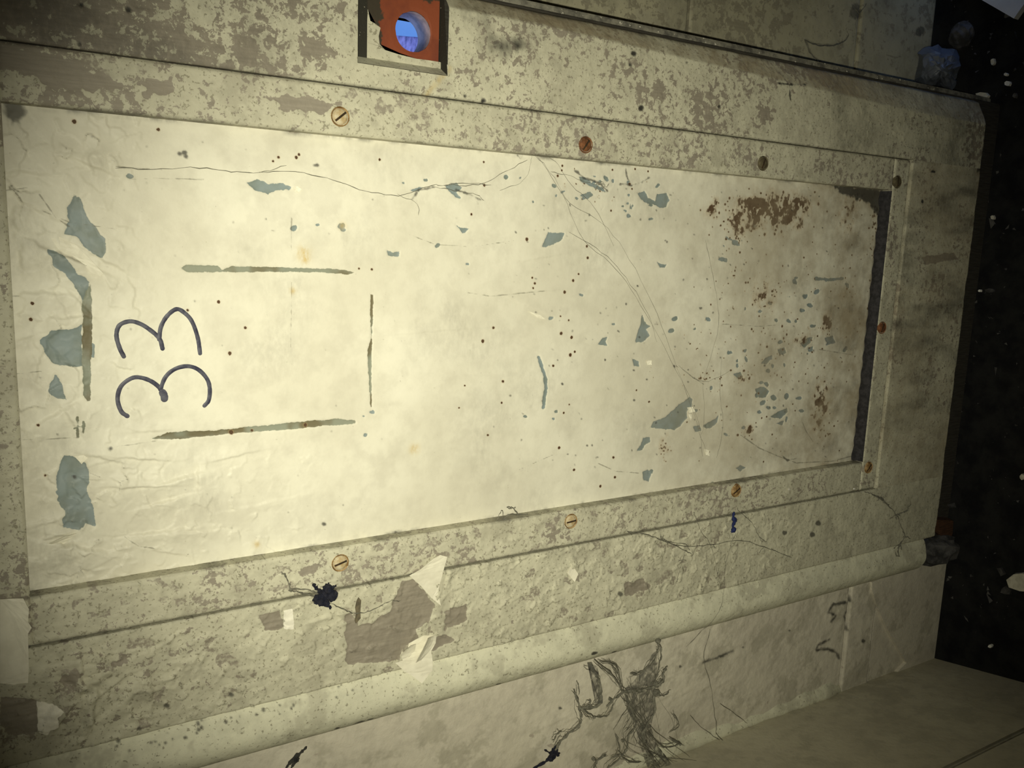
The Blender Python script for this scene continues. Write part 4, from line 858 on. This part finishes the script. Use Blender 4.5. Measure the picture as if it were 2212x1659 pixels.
web('cobweb', 'loose cobweb thread falling over the left wall toward the corner', [[(1535,1360),(1520,1420),(1535,1480),(1546,1560),(1552,1590),(1600,1625),(1640,1662)], [(1490,1545),(1520,1575),(1555,1600)], [(1556,1520),(1590,1545),(1615,1562)], [(1665,1595),(1690,1620),(1705,1662)]], 0.004, 0.20)
web('cobweb', 'sagging cobweb loop on the set back wall at upper right', [[(1738,86,0.062),(1760,97,0.060),(1795,99,0.060),(1822,90,0.060),(1833,76,0.062)], [(1738,86,0.062),(1752,118,0.06),(1778,140,0.06),(1800,148,0.062)], [(1848,18,0.062),(1856,28,0.06),(1872,8,0.062)]], 0.062, 0.30)
web('cobweb', 'short thread hanging from the black fluff to the bare wood patch', [[(715,1305),(740,1315),(765,1326)], [(765,1326),(800,1320),(825,1306),(845,1298),(866,1298)]], -0.002, 0.20)
web('cobweb', 'kinked dark strand left of the black fluff on the left stile', [[(608,1236),(618,1246),(624,1262),(628,1273)], [(628,1273),(650,1272),(675,1278),(690,1285)], [(630,1275),(655,1282),(690,1288)]], -0.002, 0.32, 'dust', knots=((628,1275,0.8),))

# the big dusty web in the corner below the moulding
bm = bmesh.new(); Yw = 0.000
main = [([(1270,1432),(1285,1455),(1293,1490),(1290,1520),(1262,1530)], 1.1), ([(1285,1425),(1318,1455),(1345,1490)], 0.5), ([(1292,1425),(1330,1440),(1340,1490)], 0.4), ([(1314,1422),(1330,1455),(1347,1492)], 0.25),
        ([(1420,1382),(1417,1405),(1405,1430),(1380,1450),(1362,1455)], 0.5), ([(1422,1385),(1424,1410),(1418,1440),(1416,1470)], 0.5), ([(1345,1495),(1370,1492),(1395,1485),(1415,1478),(1428,1468),(1430,1455),(1440,1440)], 0.7), ([(1345,1495),(1325,1505),(1310,1525)], 0.8),
        ([(1240,1490),(1248,1520),(1252,1545),(1245,1565),(1225,1580),(1208,1600),(1200,1620)], 0.7), ([(1252,1530),(1268,1520),(1275,1510)], 0.6), ([(1255,1528),(1283,1550)], 0.5), ([(1283,1550),(1310,1540),(1325,1520)], 0.3),
        ([(1350,1500),(1362,1530),(1370,1560),(1352,1590),(1348,1620),(1320,1650),(1310,1662)], 0.6), ([(1412,1500),(1412,1535),(1395,1560),(1385,1580),(1390,1610),(1410,1640),(1425,1662)], 0.8), ([(1330,1586),(1335,1620),(1318,1640)], 0.6), ([(1282,1662),(1285,1640),(1310,1628)], 0.7), ([(1335,1620),(1350,1640),(1385,1645)], 0.4),
        ([(1412,1500),(1430,1500),(1445,1495)], 0.35), ([(1400,1580),(1430,1610),(1470,1605)], 0.35), ([(1455,1540),(1462,1565),(1450,1580)], 0.35), ([(1445,1592),(1470,1605)], 0.6), ([(1250,1500),(1245,1470)], 0.2), ([(1195,1600),(1200,1582),(1214,1578)], 0.3)]
for pts, r in main:
    thread(bm, pts, Yw + rnd.uniform(-0.004, 0.004), r, rnd, 0.0005, 0.002)
    for k in range(3):
        j = 4 + 6 * r; thread(bm, [(p[0] + rnd.uniform(-j, j), p[1] + rnd.uniform(-j, j)) for p in pts], Yw + rnd.uniform(-0.006, 0.005), 0.11, rnd, 0.0006)
for k in range(34):       # loose silk between the two anchors and the corner
    t0 = rnd.random(); a = (1340 + 80 * t0 + rnd.gauss(0, 8), 1490 + rnd.gauss(0, 18) - 20 * t0); b = (1390 + rnd.gauss(0, 28), 1590 + rnd.gauss(0, 20)); c = (1440 + rnd.gauss(0, 50), 1662 + rnd.uniform(-20, 10))
    thread(bm, [a, ((a[0] + b[0]) / 2 + rnd.gauss(0, 8), (a[1] + b[1]) / 2), b] + ([c] if k % 2 else []), Yw + rnd.uniform(-0.01, 0.004), rnd.uniform(0.05, 0.13), rnd, 0.0006)
for x, y, r in ((1421,1384,1.6),(1416,1478,2.0),(1418,1496,2.2),(1428,1472,1.5),(1252,1530,1.2),(1284,1550,0.8),(1345,1494,0.8),(1318,1510,1.0),(1388,1565,1.0),(1282,1640,1.2),(1345,1600,1.0),(1470,1608,0.8)): knot(bm, at(x, y, Yw - 0.001), r / 1000, rnd)
wf = from_bm('cobweb', bm, M['dust']); tag(wf, 'large sooty cobweb stretched between the rounded moulding and the corner', 'cobweb')
bm = bmesh.new()
for pts in ([(1345,1495),(1390,1452),(1417,1405),(1422,1440),(1416,1480),(1412,1530),(1408,1570),(1390,1580),(1370,1560),(1352,1530)], [(1370,1565),(1405,1565),(1412,1600),(1440,1640),(1460,1662),(1400,1662),(1385,1620)], [(1270,1432),(1290,1440),(1300,1490),(1302,1520),(1285,1520),(1288,1490)]):
    P = [at(*p, Yw + rnd.uniform(-0.003, 0.002)) for p in pts]; f = bm.faces.new([bm.verts.new(p) for p in P])
bmesh.ops.triangulate(bm, faces=list(bm.faces)); bmesh.ops.subdivide_edges(bm, edges=list(bm.edges), cuts=3, use_grid_fill=True)
for v in bm.verts: v.co.y += rnd.uniform(-0.0012, 0.0012)
o = from_bm('web_sheet', bm, M['webfilm'], wf, True); o['label'] = 'translucent dusty sheet of web'

def clump(name, label, cat, c, r, n, mat, arms=(), Y=-0.003, flat=0.6):
    bm = bmesh.new(); rr = random.Random(sum(map(ord, label)))
    p0 = at(*c, Y)
    for k in range(n):
        q = p0 + np.array([rr.gauss(0, r), rr.gauss(0, r * flat * 0.5), rr.gauss(0, r)]) ; knot(bm, q, r * rr.uniform(0.45, 0.85), rr)
    for pts, th in arms: thread(bm, pts, Y, th, rr, 0.0003)
    return tag(from_bm(name, bm, M[mat]), label, cat)
clump('fluff_clump', 'navy black fluff clump caught on the left stile beside the bare patch', 'fluff', (699, 1287), 0.0026, 22, 'navy', arms=(([(700,1285),(684,1272),(676,1262)], 0.8), ([(705,1280),(716,1272),(726,1266)], 0.7), ([(705,1300),(712,1310),(714,1316)], 0.6), ([(700,1280),(708,1266),(710,1260)], 0.5)))
clump('fluff_clump', 'navy black fluff clump with a trailing tail on the lower wall face', 'fluff', (1194, 1630), 0.0017, 14, 'navy', arms=(([(1194,1632),(1178,1645),(1150,1662)], 1.0), ([(1194,1628),(1200,1612),(1212,1602)], 0.7), ([(1190,1628),(1176,1620)], 0.5)), Y=0.005)
clump('fluff_clump', 'sooty wisp of fluff at the bottom left under the moulding', 'fluff', (640, 1640), 0.0010, 6, 'dustdark', arms=(([(662,1614),(648,1628),(632,1640),(618,1660)], 0.9), ([(640,1640),(628,1662)], 0.7)), Y=0.004)
bm = bmesh.new(); rr = random.Random(4)
P = catmull([at(*p, -0.0025) for p in ((1586,1106),(1584,1116),(1587,1126),(1583,1136),(1585,1144),(1580,1150))], 4); tube(bm, P, 0.0011, 6, rr)
tag(from_bm('lint_strand', bm, M['lint']), 'dark blue strand of lint hanging at the left bead strip', 'lint')
bm = bmesh.new(); L = [(774,1290),(779,1296),(777,1320),(778,1334),(768,1346),(766,1340),(769,1325),(767,1312),(770,1298)]
P = [at(*p, -0.0012) for p in L]; a = [bm.verts.new(p) for p in P]; f = bm.faces.new(a); bmesh.ops.triangulate(bm, faces=[f]); g = bmesh.ops.extrude_face_region(bm, geom=list(bm.faces))
for v in [v for v in g['geom'] if isinstance(v, bmesh.types.BMVert)]: v.co.y -= 0.0008
tag(from_bm('insect_wing', bm, M['wing']), 'dry brown insect husk hanging beside the black fluff', 'insect')

# ------------------------------------------------------------------ debris on the floor
def lump(name, label, cat, c, size, mat, seed, sub=2, jit=0.25, group=None, sink=0.15):
    bm = bmesh.new(); bmesh.ops.create_icosphere(bm, subdivisions=sub, radius=1.0); rr = random.Random(seed)
    for v in bm.verts: v.co = Vector((v.co.x * size[0], v.co.y * size[1], v.co.z * size[2])) * rr.uniform(1 - jit, 1 + jit)
    mz = min(v.co.z for v in bm.verts)
    for v in bm.verts: v.co += Vector((c[0], c[1], (c[2] if len(c) > 2 else 0.0) - mz - sink * size[2]))
    return tag(from_bm(name, bm, M[mat]), label, cat, group)
p = atz(2030, 1185, 0.026)
lump('rubble_lump', 'dirty grey lump of rubble at the foot of the rounded moulding', 'rubble', (-0.2325, 0.004, 0.0), (0.0115, 0.012, 0.026), 'stone', 5, 3, 0.12)
bm = bmesh.new(); rr = random.Random(8)
P0 = [at(*q, -0.002) for q in ((2042,1128),(2075,1130),(2092,1150),(2086,1175),(2062,1180),(2046,1160))]
a = [bm.verts.new((q[0], 0.004, q[2])) for q in P0]; b = [bm.verts.new((q[0] + 0.004, 0.026, q[2] - 0.002)) for q in P0]; n = len(a)
bm.faces.new(a); bm.faces.new(b)
for k in range(n): bm.faces.new((a[k], a[(k + 1) % n], b[(k + 1) % n], b[k]))
o = from_bm('wood_splinter', bm, M['brownwood']); mz = min(v.co.z for v in o.data.vertices)
for v in o.data.vertices: v.co.z -= mz if v.co.z < mz + 0.006 else 0
tag(o, 'raw brown broken wood stub under the bottom left corner of the door', 'wood')

def fchip(pix, z, label, mat='chip', th=0.0018, tilt=0.0, seed=0, cat='chip', name='plaster_chip'):
    bm = bmesh.new(); rr = random.Random(seed); P = [atz(*q, z) for q in pix]; c = np.mean(P, 0)
    top = [bm.verts.new((*(q[:2]), z + th * rr.uniform(0.8, 1.2) + tilt * (q[0] - c[0]))) for q in P]
    bot = [bm.verts.new((*(c[:2] + (q[:2] - c[:2]) * 1.06), 0.0002)) for q in P]; n = len(P)
    bm.faces.new(top); bm.faces.new(bot[::-1])
    for k in range(n): bm.faces.new((top[k], top[(k + 1) % n], bot[(k + 1) % n], bot[k]))
    bmesh.ops.triangulate(bm, faces=[f for f in bm.faces if len(f.verts) > 4])
    return tag(from_bm(name, bm, M[mat]), label, cat)
def blobpix(x, y, rx, ry, seed, n=7):
    rr = random.Random(seed); return [(x + rx * rr.uniform(0.75, 1.2) * math.cos(2 * math.pi * k / n), y + ry * rr.uniform(0.75, 1.2) * math.sin(2 * math.pi * k / n)) for k in range(n)]
fchip([(2176,1252),(2192,1240),(2212,1238),(2230,1250),(2228,1278),(2205,1276),(2182,1268)], 0.002, 'broad pale plaster chip on the dark floor left of the door', seed=1)
fchip([(2156,1226),(2164,1226),(2172,1240),(2164,1244)], 0.001, 'small grey plaster sliver touching the broad pale chip', 'stone', seed=2)
fchip(blobpix(2178, 181, 7, 6, 3), 0.001, 'bright white paint chip on the floor below the plastic film', 'whitechip', seed=3, name='paint_chip')
fchip(blobpix(2175, 161, 4, 4, 4), 0.001, 'tiny white paint chip just above the bright white one', 'whitechip', seed=4, name='paint_chip')
fchip(blobpix(2124, 207, 13, 9, 5), 0.001, 'grey white plaster crumb beside the right foot of the door', 'chip', seed=5)
fchip(blobpix(2143, 226, 4, 4, 6), 0.001, 'tiny pale speck below the grey white plaster crumb', 'chip', seed=6)
fchip(blobpix(2146, 134, 5, 8, 7), 0.001, 'faint buff crumb between plastic film and white card', 'chip', seed=7)
fchip(blobpix(2194, 207, 4, 6, 8), 0.001, 'dim grey crumb at the right beyond the bright white chip', 'stone', seed=8)
fchip(blobpix(2141, 1395, 4, 4, 9), 0.001, 'lone white speck on the floor near the side wall', 'whitechip', seed=9, name='paint_chip')
fchip(blobpix(2211, 1030, 6, 6, 10), 0.001, 'pale crumb on the floor below the bottom left of the panel', 'chip', seed=10)
fchip(blobpix(2146, 470, 4, 5, 11), 0.001, 'small grey crumb on the floor under the bottom rail', 'chip', seed=11)
fchip(blobpix(2140, 628, 12, 5, 12), 0.001, 'dull grey smear of plaster dust on the floor under the middle of the rail', 'stone', th=0.0008, seed=12)
fchip(blobpix(2118, 628, 3, 3, 13), 0.001, 'pinhead white speck beside the plaster dust smear', 'whitechip', seed=13, name='paint_chip')
fchip(blobpix(2176, 1275, 12, 9, 14), 0.001, 'dull dark grey crumb under the broad pale chip', 'stone', seed=14)
lump('pebble', 'dim rounded pebble on the floor right of the set back wall', 'pebble', tuple(atz(2080, 78, 0.004)[:2]), (0.010, 0.009, 0.007), 'stone', 21, 3, 0.1)
# crumbs lying on the ledges of the door
def ledge_chip(x, y, r, Y, label, seed, mat='whitechip'):
    bm = bmesh.new(); rr = random.Random(seed); p = at(x, y, Y)
    bmesh.ops.create_icosphere(bm, subdivisions=1, radius=r)
    for v in bm.verts: v.co = Vector((v.co.x * 0.8, v.co.y * 0.6, v.co.z * 1.3)) * rr.uniform(0.75, 1.25) + Vector(p)
    return tag(from_bm('paint_chip', bm, M[mat]), label, 'chip')
ledge_chip(1885, 797, 0.0013, 0.005, 'cream chip lying on the dark ledge under the panel', 31, 'chip')
ledge_chip(1705, 1057, 0.0012, 0.0006, 'cream chip stuck to the left bead strip near its lower end', 32, 'chip')
ledge_chip(1845, 1056, 0.0009, 0.0003, 'tiny white chip on the joint at the lower end of the left bead', 33)
# grit too fine to count
bm = bmesh.new(); rr = random.Random(77)
for k in range(90):
    x, y = (rr.uniform(1380, 2080), 0); pz = rr.uniform(0.06, 0.5); s = rr.uniform(0.0003, 0.0010); c = Vector((0.1168 + rr.uniform(-0.002, 0.002), 0.0172 + rr.uniform(-0.001, 0.0005), pz))
    vs = [bm.verts.new(c + Vector((rr.uniform(-s, s), rr.uniform(-s, s), rr.uniform(-s, s)))) for _ in range(4)]
    for i in ((0, 1, 2), (0, 1, 3), (0, 2, 3), (1, 2, 3)): bm.faces.new([vs[j] for j in i])
o = from_bm('grit', bm, M['chip']); tag(o, 'fine pale grit lodged in the gap beside the right edge of the door', 'grit', kind='stuff')
bm = bmesh.new()
for k in range(600):
    s = rr.uniform(0.0004, 0.0022) * (1 if rr.random() < 0.93 else 2.2); c = Vector((rr.uniform(-0.31, 0.25), rr.uniform(-0.12, 0.06), s * 0.5))
    vs = [bm.verts.new(c + Vector((rr.uniform(-s, s), rr.uniform(-s, s), rr.uniform(-0.5 * s, 0.7 * s)))) for _ in range(4)]
    for i in ((0, 1, 2), (0, 1, 3), (0, 2, 3), (1, 2, 3)): bm.faces.new([vs[j] for j in i])
o = from_bm('floor_grit', bm, M['stone']); tag(o, 'fine dark grit strewn over the earth floor', 'grit', kind='stuff')

# crumpled plastic film
bm = bmesh.new(); rr = random.Random(14)
pc = atz(2036, 150, 0.012); ux = 28; uy = 26; rows = []
outline = [(1985,112),(2005,100),(2025,98),(2045,103),(2065,105),(2085,118),(2090,140),(2080,165),(2072,176),(2080,192),(2066,206),(2046,203),(2035,190),(2024,190),(2006,198),(1988,192),(1979,170),(1982,140)]
ctr = at(2034, 150, 0.045); n = len(outline); prev = None
for ring_ in (1.0, 0.75, 0.5, 0.25):
    row = []
    for k, q in enumerate(outline):
        yb = 0.050 - 0.034 * math.sqrt(max(0, 1 - ring_ ** 2)) + rr.uniform(-0.003, 0.003)
        P = at(2034 + (q[0] - 2034) * ring_, 150 + (q[1] - 150) * ring_, yb); P[2] = max(P[2], 0.0005)
        row.append(bm.verts.new(P))
    if prev:
        for k in range(n): bm.faces.new((prev[k], prev[(k + 1) % n], row[(k + 1) % n], row[k]))
    prev = row
cv = bm.verts.new(at(2034, 150, 0.014))
for k in range(n): bm.faces.new((prev[k], prev[(k + 1) % n], cv))
bmesh.ops.subdivide_edges(bm, edges=list(bm.edges), cuts=1, use_grid_fill=True)
for v in bm.verts: v.co += Vector((rr.uniform(-1, 1), rr.uniform(-1, 1), rr.uniform(0, 1))) * 0.0010
zmin = min(v.co.z for v in bm.verts)
g = bmesh.ops.extrude_face_region(bm, geom=list(bm.faces))
for v in [v for v in g['geom'] if isinstance(v, bmesh.types.BMVert)]: v.co.y += 0.0006
for v in bm.verts: v.co.z -= zmin
tag(from_bm('plastic_film', bm, M['film'], None, False), 'crumpled cloudy grey plastic film on the floor at upper right', 'plastic')

# white card near the added low gap in the return wall
c0 = atz(2190, 40, 0.006); c1 = atz(2100, -12, 0.006); c2 = atz(2260, -2, 0.006)
u = (c1 - c0) / np.linalg.norm(c1 - c0); w = (c2 - c0); w = w - u * (w @ u); w /= np.linalg.norm(w)
bm = bmesh.new(); q = [c0, c0 + u * 0.10, c0 + u * 0.10 + w * 0.07, c0 + w * 0.07]
a = [bm.verts.new(p) for p in q]; b = [bm.verts.new((p[0], p[1], 0.0002)) for p in q]
bm.faces.new(a); bm.faces.new(b[::-1])
for k in range(4): bm.faces.new((a[k], a[(k + 1) % 4], b[(k + 1) % 4], b[k]))
tag(from_bm('white_card', bm, M['card']), 'bluish white card lying on the floor at the far upper right', 'card')
